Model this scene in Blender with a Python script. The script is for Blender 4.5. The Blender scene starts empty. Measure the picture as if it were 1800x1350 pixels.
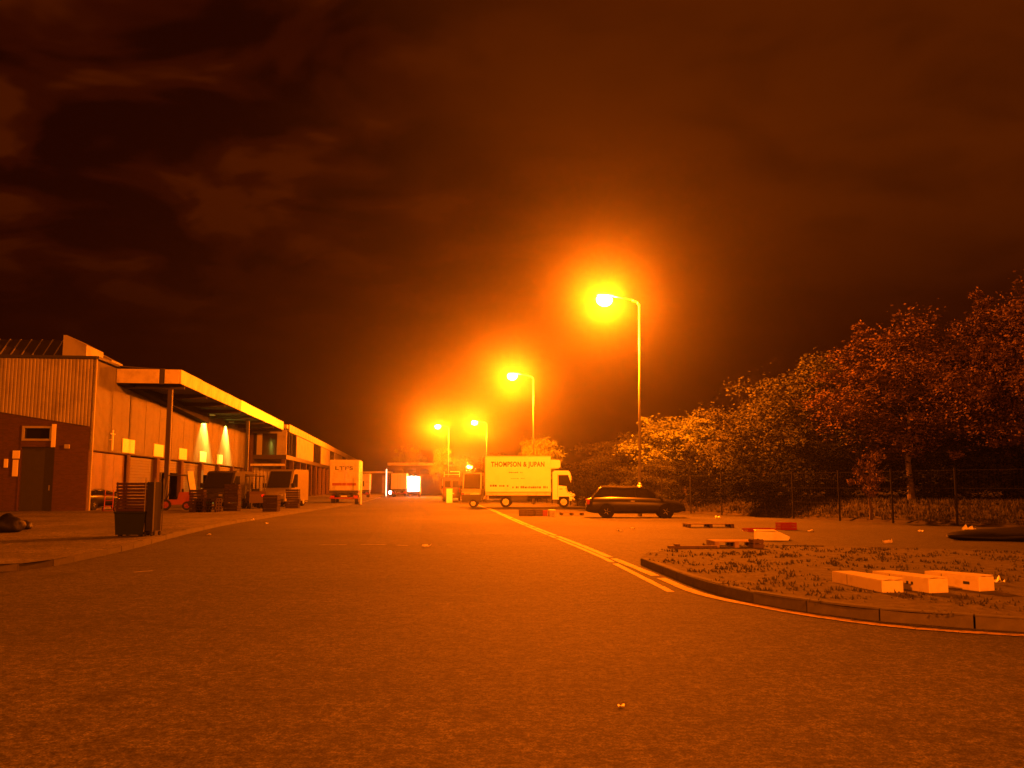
import bpy, bmesh, math, random
from mathutils import Vector, Matrix, noise as mnoise
random.seed(11)
SC = bpy.context.scene
COL = SC.collection
F = 1559.0; PITCH = math.radians(6.62); CAMH = 1.5

# ---------------------------------------------------------------- camera, sky, exposure
cam_data = bpy.data.cameras.new('camera')
cam_data.sensor_width = 36.0
cam_data.lens = 36.0 * F / 1800.0
cam_data.clip_end = 2000.0
cam = bpy.data.objects.new('camera', cam_data); COL.objects.link(cam)
cam.location = (0, 0, CAMH); cam.rotation_euler = (math.pi/2 + PITCH, 0, 0)
SC.camera = cam
SC.view_settings.view_transform = 'Standard'; SC.view_settings.look = 'None'
SC.view_settings.exposure = 0.0; SC.view_settings.gamma = 1.0
SC.view_settings.use_curve_mapping = False
SC.render.engine = 'CYCLES'
SC.cycles.use_denoising = True
SC.cycles.sample_clamp_indirect = 3.0
SC.cycles.max_bounces = 4
SC.cycles.volume_bounces = 0
SC.cycles.caustics_reflective = False; SC.cycles.caustics_refractive = False

def build_world():
    w = bpy.data.worlds.new('World'); SC.world = w; w.use_nodes = True
    nt = w.node_tree; nt.nodes.clear(); N = nt.nodes.new; L = nt.links.new
    out = N('ShaderNodeOutputWorld'); bg = N('ShaderNodeBackground'); L(bg.outputs[0], out.inputs[0])
    tc = N('ShaderNodeTexCoord'); sep = N('ShaderNodeSeparateXYZ'); L(tc.outputs['Generated'], sep.inputs[0])
    # project the view direction on a cloud deck
    add = N('ShaderNodeMath'); add.operation = 'MAXIMUM'; L(sep.outputs['Z'], add.inputs[0]); add.inputs[1].default_value = 0.0
    ad2 = N('ShaderNodeMath'); ad2.operation = 'ADD'; L(add.outputs[0], ad2.inputs[0]); ad2.inputs[1].default_value = 0.22
    dx = N('ShaderNodeMath'); dx.operation = 'DIVIDE'; L(sep.outputs['X'], dx.inputs[0]); L(ad2.outputs[0], dx.inputs[1])
    dy = N('ShaderNodeMath'); dy.operation = 'DIVIDE'; L(sep.outputs['Y'], dy.inputs[0]); L(ad2.outputs[0], dy.inputs[1])
    cmb = N('ShaderNodeCombineXYZ'); L(dx.outputs[0], cmb.inputs[0]); L(dy.outputs[0], cmb.inputs[1])
    mp = N('ShaderNodeMapping'); L(cmb.outputs[0], mp.inputs[0])
    mp.inputs['Location'].default_value = (4.3, 1.7, 0.0); mp.inputs['Rotation'].default_value = (0, 0, 0.35)
    mp.inputs['Scale'].default_value = (1.0, 1.25, 1.0)
    n1 = N('ShaderNodeTexNoise'); L(mp.outputs[0], n1.inputs['Vector'])
    n1.inputs['Scale'].default_value = 3.8; n1.inputs['Detail'].default_value = 3.5; n1.inputs['Roughness'].default_value = 0.5
    n1.inputs['Distortion'].default_value = 0.35
    rp = N('ShaderNodeValToRGB'); L(n1.outputs['Fac'], rp.inputs[0])
    cr = rp.color_ramp; cr.interpolation = 'EASE'
    cr.elements[0].position = 0.40; cr.elements[0].color = (0.0105, 0.0009, 0.0001, 1)
    cr.elements[1].position = 0.62; cr.elements[1].color = (0.052, 0.0062, 0.0002, 1)
    e = cr.elements.new(0.52); e.color = (0.026, 0.0024, 0.0002, 1)
    # town glow: a smooth lit haze of cloud fills the sky towards the right and above, clearing to dark low on the left
    def rng(sock, a0, a1, b0=0.0, b1=1.0):
        m = N('ShaderNodeMapRange'); m.interpolation_type = 'SMOOTHSTEP'; L(sock, m.inputs[0])
        for i, v in enumerate((a0, a1, b0, b1)): m.inputs[i+1].default_value = v
        return m.outputs[0]
    def mul(a_, b_):
        m = N('ShaderNodeMath'); m.operation = 'MULTIPLY'; L(a_, m.inputs[0]); L(b_, m.inputs[1]); return m.outputs[0]
    n5 = N('ShaderNodeTexNoise'); L(mp.outputs[0], n5.inputs['Vector']); n5.inputs['Scale'].default_value = 0.9; n5.inputs['Detail'].default_value = 3
    wv = N('ShaderNodeMath'); wv.operation = 'ADD'; L(sep.outputs['X'], wv.inputs[0]); L(rng(n5.outputs['Fac'], .3, .7, -.18, .18), wv.inputs[1])
    veil = mul(rng(wv.outputs[0], -0.30, 0.16), rng(sep.outputs['Z'], 0.03, 0.30, .5, 1.0))
    mx = N('ShaderNodeMix'); mx.data_type = 'RGBA'; L(mul(veil, rng(n1.outputs['Fac'], .2, .6, .55, .95)), mx.inputs[0]); L(rp.outputs[0], mx.inputs[6]); mx.inputs[7].default_value = (0.078, 0.0112, 0.0002, 1)
    low = N('ShaderNodeMix'); low.data_type = 'RGBA'; L(rng(sep.outputs['Z'], 0.10, 0.34), low.inputs[0]); low.inputs[6].default_value = (0.0150, 0.0014, 0.0001, 1); L(mx.outputs[2], low.inputs[7])
    L(low.outputs[2], bg.inputs[0]); bg.inputs[1].default_value = 1.0
build_world()
SODIUM = (1.0, 0.134, 0.0008)
LAMP_W = 80000.0
HAZE_D = 0.00068

# ---------------------------------------------------------------- projection helpers (photo pixel -> place)
def ray(px, py):
    u = 675.0 - py
    return Vector((px - 900.0, F*math.cos(PITCH) - u*math.sin(PITCH), F*math.sin(PITCH) + u*math.cos(PITCH)))
def G(px, py, z=0.0):
    r = ray(px, py); t = (z - CAMH)/r.z
    return Vector((r.x*t, r.y*t, z))
def AT(px, py, d):
    r = ray(px, py); t = d/r.y
    return Vector((r.x*t, d, CAMH + r.z*t))
RA = math.atan(180*math.cos(PITCH)/F)          # the street runs 6.5 degrees left of the lens
U = Vector((-math.sin(RA), math.cos(RA), 0)); NN = Vector((math.cos(RA), math.sin(RA), 0))

# ---------------------------------------------------------------- materials
MATS = {}
def pm(name, col, rough=0.7, var=0.25, scale=6.0, bump=0.0, bscale=None, metal=0.0, spec=0.5, trans=0.0, dirt=None, dscale=1.2):
    if name in MATS: return MATS[name]
    m = bpy.data.materials.new(name); m.use_nodes = True
    nt = m.node_tree; N = nt.nodes.new; L = nt.links.new
    b = nt.nodes['Principled BSDF']
    tc = N('ShaderNodeTexCoord')
    n = N('ShaderNodeTexNoise'); n.inputs['Scale'].default_value = scale; n.inputs['Detail'].default_value = 5
    L(tc.outputs['Object'], n.inputs['Vector'])
    mix = N('ShaderNodeMix'); mix.data_type = 'RGBA'
    c2 = tuple(max(0, c*(1-var)) for c in col); c1 = tuple(min(1, c*(1+var)) for c in col)
    mix.inputs[6].default_value = (*c2, 1); mix.inputs[7].default_value = (*c1, 1)
    L(n.outputs['Fac'], mix.inputs[0]); last = mix.outputs[2]
    if dirt:
        n3 = N('ShaderNodeTexNoise'); n3.inputs['Scale'].default_value = dscale; n3.inputs['Detail'].default_value = 7
        n3.inputs['Roughness'].default_value = 0.65
        L(tc.outputs['Object'], n3.inputs['Vector'])
        r = N('ShaderNodeValToRGB'); r.color_ramp.elements[0].position = 0.48; r.color_ramp.elements[1].position = 0.66
        L(n3.outputs['Fac'], r.inputs[0])
        mx = N('ShaderNodeMix'); mx.data_type = 'RGBA'; L(r.outputs[0], mx.inputs[0]); L(last, mx.inputs[6])
        mx.inputs[7].default_value = (*dirt, 1); last = mx.outputs[2]
    L(last, b.inputs['Base Color'])
    b.inputs['Roughness'].default_value = rough; b.inputs['Metallic'].default_value = metal
    b.inputs['Specular IOR Level'].default_value = spec
    if bump:
        n2 = N('ShaderNodeTexNoise'); n2.inputs['Scale'].default_value = bscale or scale*4; n2.inputs['Detail'].default_value = 4
        L(tc.outputs['Object'], n2.inputs['Vector'])
        bp = N('ShaderNodeBump'); bp.inputs['Strength'].default_value = 1.0; bp.inputs['Distance'].default_value = bump
        L(n2.outputs['Fac'], bp.inputs['Height']); L(bp.outputs[0], b.inputs['Normal'])
    MATS[name] = m; return m
def bowl_mat():
    if 'lit_glass_bowl' in MATS: return MATS['lit_glass_bowl']
    m = bpy.data.materials.new('lit_glass_bowl'); m.use_nodes = True; nt = m.node_tree; nt.nodes.clear(); N = nt.nodes.new
    o = N('ShaderNodeOutputMaterial'); ad = N('ShaderNodeAddShader'); t = N('ShaderNodeBsdfTransparent'); e = N('ShaderNodeEmission')
    e.inputs[0].default_value = (1.0, 0.30, 0.03, 1); e.inputs[1].default_value = 500.0; t.inputs[0].default_value = (.97, .97, .95, 1)
    nt.links.new(t.outputs[0], ad.inputs[0]); nt.links.new(e.outputs[0], ad.inputs[1]); nt.links.new(ad.outputs[0], o.inputs[0])
    MATS['lit_glass_bowl'] = m; return m
def em(name, col, strength):
    if name in MATS: return MATS[name]
    m = bpy.data.materials.new(name); m.use_nodes = True
    b = m.node_tree.nodes['Principled BSDF']
    b.inputs['Base Color'].default_value = (0.8, 0.8, 0.8, 1)
    b.inputs['Emission Color'].default_value = (*col, 1); b.inputs['Emission Strength'].default_value = strength
    MATS[name] = m; return m
def brick_mat(name, c1, c2, mortar):
    m = bpy.data.materials.new(name); m.use_nodes = True
    nt = m.node_tree; N = nt.nodes.new; L = nt.links.new; b = nt.nodes['Principled BSDF']
    tc = N('ShaderNodeTexCoord'); sp = N('ShaderNodeSeparateXYZ'); L(tc.outputs['Object'], sp.inputs[0])
    ad = N('ShaderNodeMath'); ad.operation = 'ADD'; L(sp.outputs[0], ad.inputs[0]); L(sp.outputs[1], ad.inputs[1])
    cb = N('ShaderNodeCombineXYZ'); L(ad.outputs[0], cb.inputs[0]); L(sp.outputs[2], cb.inputs[1])
    br = N('ShaderNodeTexBrick'); L(cb.outputs[0], br.inputs['Vector'])
    br.inputs['Color1'].default_value = (*c1, 1); br.inputs['Color2'].default_value = (*c2, 1); br.inputs['Mortar'].default_value = (*mortar, 1)
    br.inputs['Scale'].default_value = 1.0; br.inputs['Brick Width'].default_value = 0.225; br.inputs['Row Height'].default_value = 0.075
    br.inputs['Mortar Size'].default_value = 0.008
    L(br.outputs['Color'], b.inputs['Base Color']); b.inputs['Roughness'].default_value = 0.9
    MATS[name] = m; return m
def asphalt_mat(name, dark, light, patch=1.0, speck=0.35):
    m = bpy.data.materials.new(name); m.use_nodes = True
    nt = m.node_tree; N = nt.nodes.new; L = nt.links.new; b = nt.nodes['Principled BSDF']
    tc = N('ShaderNodeTexCoord')
    def noise(s, d=5, r=0.6):
        n = N('ShaderNodeTexNoise'); n.inputs['Scale'].default_value = s; n.inputs['Detail'].default_value = d
        n.inputs['Roughness'].default_value = r; L(tc.outputs['Object'], n.inputs['Vector']); return n
    n1 = noise(0.16*patch, 6); n2 = noise(22.0, 9, 0.98)
    mix = N('ShaderNodeMix'); mix.data_type = 'RGBA'; mix.inputs[6].default_value = (*dark, 1); mix.inputs[7].default_value = (*light, 1)
    r1 = N('ShaderNodeValToRGB'); r1.color_ramp.elements[0].position = 0.35; r1.color_ramp.elements[1].position = 0.65
    L(n1.outputs['Fac'], r1.inputs[0]); L(r1.outputs[0], mix.inputs[0])
    # stone chippings: pale and dark grains, from fine grit to worn clumps
    cur = mix.outputs[2]
    for sc_, lo, hi, p0, p1 in ((75.0, .45, 1.75, .38, .62), (26.0, .50, 1.65, .37, .63), (9.0, .68, 1.36, .36, .64), (3.2, .82, 1.2, .35, .65)):
        n2 = noise(sc_, 2, 0.6); r2 = N('ShaderNodeMapRange'); L(n2.outputs['Fac'], r2.inputs[0])
        for i, v in enumerate((p0, p1, lo, hi)): r2.inputs[i+1].default_value = v
        mu = N('ShaderNodeMix'); mu.data_type = 'RGBA'; mu.blend_type = 'MULTIPLY'; mu.inputs[0].default_value = 1.0
        L(cur, mu.inputs[6]); L(r2.outputs[0], mu.inputs[7]); cur = mu.outputs[2]
    # cracks
    vo = N('ShaderNodeTexVoronoi'); vo.feature = 'DISTANCE_TO_EDGE'; vo.inputs['Scale'].default_value = 0.22
    nd = noise(1.4, 4); mp = N('ShaderNodeMix'); mp.data_type = 'VECTOR'; mp.inputs[0].default_value = 0.35
    L(tc.outputs['Object'], mp.inputs[4]); L(nd.outputs['Color'], mp.inputs[5]); L(mp.outputs[1], vo.inputs['Vector'])
    r3 = N('ShaderNodeValToRGB'); r3.color_ramp.elements[0].position = 0.0; r3.color_ramp.elements[0].color = (0.72, 0.72, 0.72, 1)
    r3.color_ramp.elements[1].position = 0.006; r3.color_ramp.elements[1].color = (1, 1, 1, 1)
    L(vo.outputs['Distance'], r3.inputs[0])
    mc = N('ShaderNodeMix'); mc.data_type = 'RGBA'; mc.blend_type = 'MULTIPLY'; mc.inputs[0].default_value = 1.0
    L(mu.outputs[2], mc.inputs[6]); L(r3.outputs[0], mc.inputs[7])
    # oil and tyre stains
    n4 = noise(0.55, 4); r4 = N('ShaderNodeValToRGB'); r4.color_ramp.elements[0].position = 0.60; r4.color_ramp.elements[0].color = (1, 1, 1, 1)
    r4.color_ramp.elements[1].position = 0.74; r4.color_ramp.elements[1].color = (0.6, 0.6, 0.6, 1); L(n4.outputs['Fac'], r4.inputs[0])
    ms = N('ShaderNodeMix'); ms.data_type = 'RGBA'; ms.blend_type = 'MULTIPLY'; ms.inputs[0].default_value = 1.0
    L(mc.outputs[2], ms.inputs[6]); L(r4.outputs[0], ms.inputs[7]); L(ms.outputs[2], b.inputs['Base Color'])
    b.inputs['Roughness'].default_value = 0.88; b.inputs['Specular IOR Level'].default_value = 0.18
    bp = N('ShaderNodeBump'); bp.inputs['Strength'].default_value = speck; bp.inputs['Distance'].default_value = 0.006
    nb = noise(70.0, 3); L(nb.outputs['Fac'], bp.inputs['Height']); L(bp.outputs[0], b.inputs['Normal'])
    MATS[name] = m; return m

ASPH = asphalt_mat('asphalt', (0.024, 0.024, 0.023), (0.044, 0.043, 0.040))
PAVE = asphalt_mat('worn_pavement', (0.055, 0.052, 0.047), (0.10, 0.095, 0.085), 2.0)
SOIL = pm('stony_soil', (0.035, 0.030, 0.022), 0.95, 0.8, 9.0, 0.02, 22.0, dirt=(0.08, 0.07, 0.055), dscale=5.0)
BANK = pm('dark_leaf_litter', (0.022, 0.018, 0.012), 0.95, 0.6, 3.0)
FENC = pm('black_fence_paint', (0.012, 0.012, 0.012), 0.9, 0.2, 3.0, spec=0.1)
KERB = pm('kerb_concrete', (0.055, 0.052, 0.048), 0.9, 0.5, 7.0, 0.006, 40.0)
YLINE = pm('worn_yellow_paint', (0.42, 0.30, 0.04), 0.75, 0.3, 20.0, dirt=(0.06, 0.055, 0.045), dscale=9.0)
WLINE = pm('worn_white_paint', (0.30, 0.29, 0.27), 0.75, 0.3, 20.0, dirt=(0.05, 0.05, 0.05), dscale=6.0)
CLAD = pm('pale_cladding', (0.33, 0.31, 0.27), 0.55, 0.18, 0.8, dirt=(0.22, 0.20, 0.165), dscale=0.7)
CLADS = pm('side_cladding', (0.13, 0.122, 0.10), 0.6, 0.22, 0.8, dirt=(0.09, 0.082, 0.067), dscale=0.7)  # darker copy of the pale cladding; shade under the canopy put into the colour
ROOFM = pm('dark_roof_sheet', (0.05, 0.045, 0.04), 0.7, 0.3, 2.0)
BRICK = brick_mat('brown_brick', (0.10, 0.046, 0.03), (0.065, 0.03, 0.02), (0.075, 0.065, 0.055))
DARKM = pm('dark_steel', (0.03, 0.03, 0.03), 0.6, 0.3, 5.0)
BLACKR = pm('black_rubber', (0.014, 0.014, 0.014), 0.9, 0.3, 9.0, spec=.15)
SHUT = pm('brown_shutter', (0.028, 0.02, 0.016), 0.6, 0.25, 2.0)
BROWND = pm('brown_door', (0.085, 0.042, 0.026), 0.6, 0.2, 2.0, dirt=(0.05, 0.026, 0.016))
SIGN = pm('cream_sign', (0.80, 0.76, 0.60), 0.5, 0.06, 3.0)
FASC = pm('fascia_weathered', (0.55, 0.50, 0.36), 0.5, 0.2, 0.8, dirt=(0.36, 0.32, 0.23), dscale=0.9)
FASC_LIT = pm('fascia_lit', (0.82, 0.80, 0.66), 0.35, 0.08, 0.8)  # light falling on the farther panels, put into a whiter fascia colour
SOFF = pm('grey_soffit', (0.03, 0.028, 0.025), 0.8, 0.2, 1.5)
GALV = pm('galvanised_steel', (0.42, 0.42, 0.41), 0.45, 0.15, 5.0, metal=0.6)
WHITEP = pm('white_paint', (0.78, 0.77, 0.72), 0.35, 0.06, 2.0, dirt=(0.62, 0.60, 0.52), dscale=1.4)
WHITEL = pm('white_lorry_paint', (0.84, 0.84, 0.80), 0.4, 0.03, 2.0, dirt=(0.78, 0.77, 0.72), dscale=1.1)
WHITED = pm('dirty_white', (0.58, 0.56, 0.50), 0.5, 0.15, 2.0, dirt=(0.40, 0.37, 0.30), dscale=2.0)
GLASSD = pm('dark_glass', (0.015, 0.015, 0.015), 0.08, 0.1, 2.0, spec=0.8)
REDP = pm('red_paint', (0.28, 0.02, 0.015), 0.4, 0.2, 3.0)
REDLENS = pm('red_lens', (0.55, 0.02, 0.015), 0.2, 0.05, 3.0, spec=0.8)
CARP = pm('dark_car_paint', (0.010, 0.010, 0.011), 0.3, 0.1, 3.0, spec=0.35)
CHROME = pm('wheel_alloy', (0.55, 0.55, 0.55), 0.3, 0.1, 5.0, metal=0.8)
WOOD = pm('pallet_wood', (0.26, 0.18, 0.10), 0.85, 0.35, 7.0)
WOODD = pm('old_dark_wood', (0.09, 0.06, 0.035), 0.9, 0.35, 7.0)
CARD = pm('carton_board', (0.52, 0.47, 0.38), 0.8, 0.07, 3.0, dirt=(0.44, 0.38, 0.29), dscale=6.0)
INK = pm('dark_ink', (0.03, 0.03, 0.05), 0.6, 0.1, 3.0)
GREENP = pm('dark_green_plastic', (0.009, 0.013, 0.009), 0.8, 0.2, 6.0, spec=.1)
BAG = pm('black_plastic', (0.008, 0.008, 0.008), 0.6, 0.2, 5.0, 0.01, 9.0, spec=.15)
BARK = pm('bark', (0.07, 0.055, 0.04), 0.95, 0.4, 6.0, 0.02, 20.0)
def leaf_mat(name, c):
    m = pm(name, c, 0.85, 0.55, 1.3, spec=0.06); return m
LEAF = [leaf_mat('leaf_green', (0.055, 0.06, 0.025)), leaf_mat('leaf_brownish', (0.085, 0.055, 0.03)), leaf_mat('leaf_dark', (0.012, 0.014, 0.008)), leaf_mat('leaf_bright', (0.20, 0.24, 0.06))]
GRASS = pm('grass_blades', (0.028, 0.026, 0.013), 0.8, 0.5, 3.0)

# ---------------------------------------------------------------- mesh helpers
class MB:
    def __init__(s): s.v = []; s.f = []
    def _add(s, vs, fs):
        o = len(s.v); s.v += [tuple(v) for v in vs]; s.f += [tuple(i+o for i in f) for f in fs]; return s
    def box(s, x0, x1, y0, y1, z0, z1):
        return s._add([(x0,y0,z0),(x1,y0,z0),(x1,y1,z0),(x0,y1,z0),(x0,y0,z1),(x1,y0,z1),(x1,y1,z1),(x0,y1,z1)],
                      [(0,3,2,1),(4,5,6,7),(0,1,5,4),(1,2,6,5),(2,3,7,6),(3,0,4,7)])
    def cb(s, x0, x1, y0, y1, z0, z1, b=0.02):      # box with chamfered edges (inset octagon loft along z)
        b = min(b, (x1-x0)/2.1, (y1-y0)/2.1, (z1-z0)/2.1)
        def ring(i, z):
            a0, a1, c0, c1 = x0+i, x1-i, y0+i, y1-i
            return [(a0+b,c0,z),(a1-b,c0,z),(a1,c0+b,z),(a1,c1-b,z),(a1-b,c1,z),(a0+b,c1,z),(a0,c1-b,z),(a0,c0+b,z)]
        vs = ring(b*.6, z0) + ring(0, z0+b) + ring(0, z1-b) + ring(b*.6, z1)
        fs = [tuple(reversed(range(8))), tuple(range(24, 32))]
        for k in range(3):
            for i in range(8):
                j = (i+1) % 8; fs.append((k*8+i, k*8+j, k*8+8+j, k*8+8+i))
        return s._add(vs, fs)
    def prism(s, pts, axis, a, b):                  # pts: 2D outline, extruded along axis from a to b
        n = len(pts)
        def P(p, t):
            if axis == 'x': return (t, p[0], p[1])
            if axis == 'y': return (p[0], t, p[1])
            return (p[0], p[1], t)
        vs = [P(p, a) for p in pts] + [P(p, b) for p in pts]
        fs = [tuple(range(n)), tuple(reversed(range(n, 2*n)))] + [(i, i+n, (i+1) % n + n, (i+1) % n) for i in range(n)]
        return s._add(vs, fs)
    def tube(s, p0, p1, r0, r1=None, n=10, caps=True):
        r1 = r0 if r1 is None else r1
        p0 = Vector(p0); p1 = Vector(p1); d = (p1-p0).normalized()
        a = d.orthogonal().normalized(); b = d.cross(a)
        vs = []
        for p, r in ((p0, r0), (p1, r1)):
            for i in range(n):
                t = 2*math.pi*i/n; vs.append(p + a*math.cos(t)*r + b*math.sin(t)*r)
        fs = [(i, (i+1) % n, (i+1) % n+n, i+n) for i in range(n)]
        if caps: fs += [tuple(reversed(range(n))), tuple(range(n, 2*n))]
        return s._add(vs, fs)
    def path(s, pts, rs, n=8):
        for i in range(len(pts)-1): s.tube(pts[i], pts[i+1], rs[i], rs[i+1], n)
        return s
    def mesh(s, name):
        me = bpy.data.meshes.new(name); me.from_pydata(s.v, [], s.f)
        bm = bmesh.new(); bm.from_mesh(me); bmesh.ops.recalc_face_normals(bm, faces=bm.faces); bm.to_mesh(me); bm.free()
        return me
    def build(s, name, mat, parent=None, loc=(0,0,0), rz=0.0, smooth=False):
        return mk(name, s.mesh(name), mat, parent, loc, rz, smooth)
def mk(name, me, mat, parent=None, loc=(0,0,0), rz=0.0, smooth=False):
    if mat and not me.materials: me.materials.append(mat)
    if smooth:
        for p in me.polygons: p.use_smooth = True
    o = bpy.data.objects.new(name, me); COL.objects.link(o)
    o.parent = parent; o.location = loc; o.rotation_euler = (0, 0, rz); return o
def tag(o, label=None, cat=None, group=None, kind=None):
    if label: o['label'] = label
    if cat: o['category'] = cat
    if group: o['group'] = group
    if kind: o['kind'] = kind
    return o
def thing(name, label, cat, loc=(0,0,0), rz=0.0, group=None):
    o = bpy.data.objects.new(name, None); COL.objects.link(o)
    o.location = loc; o.rotation_euler = (0, 0, rz); o.empty_display_size = 0.2
    return tag(o, label, cat, group)
def copy_tree(o, parent=None):
    c = o.copy(); COL.objects.link(c); c.parent = parent
    for ch in list(o.children): copy_tree(ch, c)
    return c
def dup(o, loc, rz, label, scale=None):
    c = copy_tree(o); c.location = loc; c.rotation_euler = (0, 0, rz); c['label'] = label
    if scale: c.scale = scale
    return c
def box(x0,x1,y0,y1,z0,z1): return MB().box(x0,x1,y0,y1,z0,z1)
def cbox(x0,x1,y0,y1,z0,z1,b=0.02): return MB().cb(x0,x1,y0,y1,z0,z1,b)

# ---------------------------------------------------------------- ground, kerbs, markings
gm = MB(); gm._add([(-420,-160,0),(420,-160,0),(420,700,0),(-420,700,0)], [(0,1,2,3)])
tag(gm.build('road', ASPH), kind='structure')

def resample(pts, step):
    out = [pts[0]]; acc = 0.0
    dense = []
    for a, b in zip(pts, pts[1:]):
        n = max(1, int((b-a).length/0.05))
        dense += [a.lerp(b, i/n) for i in range(n)]
    dense.append(pts[-1])
    last = dense[0]
    for p in dense[1:]:
        acc += (p-last).length; last = p
        if acc >= step: out.append(p.copy()); acc = 0.0
    return out
def smooth_line(pts, it=3):
    for _ in range(it):
        q = [pts[0]]
        for a, b in zip(pts, pts[1:]): q += [a.lerp(b, .25), a.lerp(b, .75)]
        q.append(pts[-1]); pts = q
    return pts
def slab(name, pts, z, mat):
    bm = bmesh.new(); vs = [bm.verts.new((p.x, p.y, z)) for p in pts]; f = bm.faces.new(vs)
    bmesh.ops.triangulate(bm, faces=[f]); bmesh.ops.recalc_face_normals(bm, faces=bm.faces)
    if sum(f.normal.z for f in bm.faces) < 0: bmesh.ops.reverse_faces(bm, faces=bm.faces)
    me = bpy.data.meshes.new(name); bm.to_mesh(me); bm.free(); return mk(name, me, mat)
KH = 0.14
def kerb_run(line, side, parent, lim, h=KH, step=0.93):
    pts = resample(line, step); k = 0
    for a, b in zip(pts, pts[1:]):
        if k >= lim: break
        d = (b-a); L = d.length - 0.022
        if L < 0.3: continue
        hh = h + random.uniform(-.008, .008)
        m = MB(); w = 0.13
        y0, y1 = (0, w) if side > 0 else (-w, 0)
        face = y0 if side > 0 else y1
        m.prism([(y0, -0.02), (y1, -0.02), (y1, hh - (0.02 if side < 0 else 0)), (y1 - (0.02 if side < 0 else 0), hh), (y0 + (0.02 if side > 0 else 0), hh), (y0, hh - (0.02 if side > 0 else 0))], 'x', 0, L)
        o = m.build('kerb_stone', KERB, parent, (a.x, a.y, random.uniform(-.004, .004)), math.atan2(d.y, d.x) + random.uniform(-.006, .006)); k += 1

# left pavement: its kerb sweeps round to the left near the camera
KL = [G(-500,1012), G(0,1008), G(97,996), G(148,984), G(233,966), G(311,943), G(400,922), G(500,906), G(640,884)]
KL = smooth_line(KL, 2)
KL.append(KL[-1] + U*150)
poly = KL + [KL[-1] - NN*60, Vector((-120, 30, 0)), Vector((-120, KL[0].y-2, 0))]
pav = tag(slab('pavement', [p for p in KL] + [KL[-1]-NN*60, Vector((-120, 160, 0)), Vector((-120, KL[0].y, 0))], KH-0.006, PAVE), kind='structure')
pav2 = [p for p in KL]
kerb_run(KL, 1, pav, 130)

# right: raised corner of rough ground with big kerb stones
KR_px = [(1126,993),(1164,1009),(1222,1033),(1289,1052),(1340,1063),(1400,1073),(1533,1092),(1711,1105),(1800,1111),(2100,1130)]
KR = smooth_line([G(*p) for p in KR_px], 2)
far_px = [(2300,1000),(1900,985),(1700,977),(1500,971),(1330,968),(1240,968),(1180,974),(1135,983)]
FAR = [G(*p) for p in far_px]
island = tag(slab('verge', KR + FAR, KH-0.01, SOIL), kind='structure')
kerb_run(KR, 1, island, 60)
kerb_run(FAR, 1, island, 60, step=0.93)

def stripe(name, pts, w, mat, z, gaps=0.0, seed=1):
    rr = random.Random(seed); pts = resample(pts, 0.35); m = MB()
    for i, (a, b) in enumerate(zip(pts, pts[1:])):
        if rr.random() < gaps: continue
        d = (b-a).normalized(); n = Vector((-d.y, d.x, 0))
        w0, w1 = w*rr.uniform(.42, .54), w*rr.uniform(.42, .54)
        o = [a-n*w0, b-n*w0, b+n*w1, a+n*w1]
        m._add([(p.x, p.y, z) for p in o], [(0,1,2,3)])
    return tag(m.build(name, mat), kind='structure')
YA = smooth_line([G(*p) for p in [(778,870),(800,875.5),(830,884),(860,895),(905,916),(960,939),(1000,955),(1058,979),(1111,1006),(1178,1040),(1188,1045)]], 2)
YB = smooth_line([G(*p) for p in [(860,893.5),(905,913),(960,935.5),(1010,954),(1070,979),(1120,999),(1155,1014),(1215,1040),(1267,1054),(1311,1062),(1400,1079),(1489,1092),(1578,1103),(1667,1110),(1800,1118),(2100,1135)]], 2)
stripe('yellow_line', YA, 0.12, YLINE, 0.004, 0.06, 3)
stripe('yellow_line', YB, 0.16, YLINE, 0.008, 0.10, 4)
stripe('white_road_marking', [G(560,958), G(665,957), G(760,961)], 0.10, WLINE, 0.004, 0.45, 5)
stripe('white_road_marking', [G(235,1006), G(340,998)], 0.10, WLINE, 0.004, 0.3, 6)
# patched strip of asphalt with tarred edges
PATCH = asphalt_mat('newer_asphalt', (0.032, 0.032, 0.032), (0.050, 0.050, 0.048))
pp = tag(slab('road_patch', [G(690,900), G(745,900), G(735,960), G(640,958)], 0.0035, PATCH), kind='structure')

# grass bank behind the fence on the right
FL = [Vector((30.0, 12.0, 0)), G(1800,929), G(1600,921), G(1400,912), G(1240,904), Vector((7.8, 56, 0)), Vector((5.2, 70, 0)), Vector((2.0, 95, 0)), Vector((-3.0, 130, 0)), Vector((-7.0, 165, 0))]
def off(i, w):
    a = FL[max(0, i-1)]; b = FL[min(len(FL)-1, i+1)]; d = (b-a).normalized(); return FL[i] + Vector((d.y, -d.x, 0))*w
bm_ = MB(); vs = []
for i in range(len(FL)):
    for w, z in ((0.25, 0.002), (0.4, 0.15), (2.5, 0.75), (8.0, 1.0), (60.0, 1.2)):
        p = off(i, w); vs.append((p.x, p.y, z))
fs = [(i*5+j, i*5+j+1, i*5+6+j, i*5+5+j) for i in range(len(FL)-1) for j in range(4)]
bm_._add(vs, fs); tag(bm_.build('grass_bank', BANK), kind='structure')
def grass(name, spots, hgt, mat):
    m = MB()
    for p in spots:
        for k in range(5):
            a = random.uniform(0, 6.28); h = hgt*random.uniform(.4, 1.2); dx, dy = math.cos(a)*.02, math.sin(a)*.02
            q = p + Vector((random.uniform(-.1, .1), random.uniform(-.1, .1), 0)); l = Vector((random.uniform(-.5, .5)*h, random.uniform(-.5, .5)*h, h))
            m._add([(q.x-dx, q.y-dy, q.z), (q.x+dx, q.y+dy, q.z), tuple(q+l)], [(0,1,2)])
    o = m.build(name, mat); return tag(o, kind='stuff')
sp = []
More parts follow.
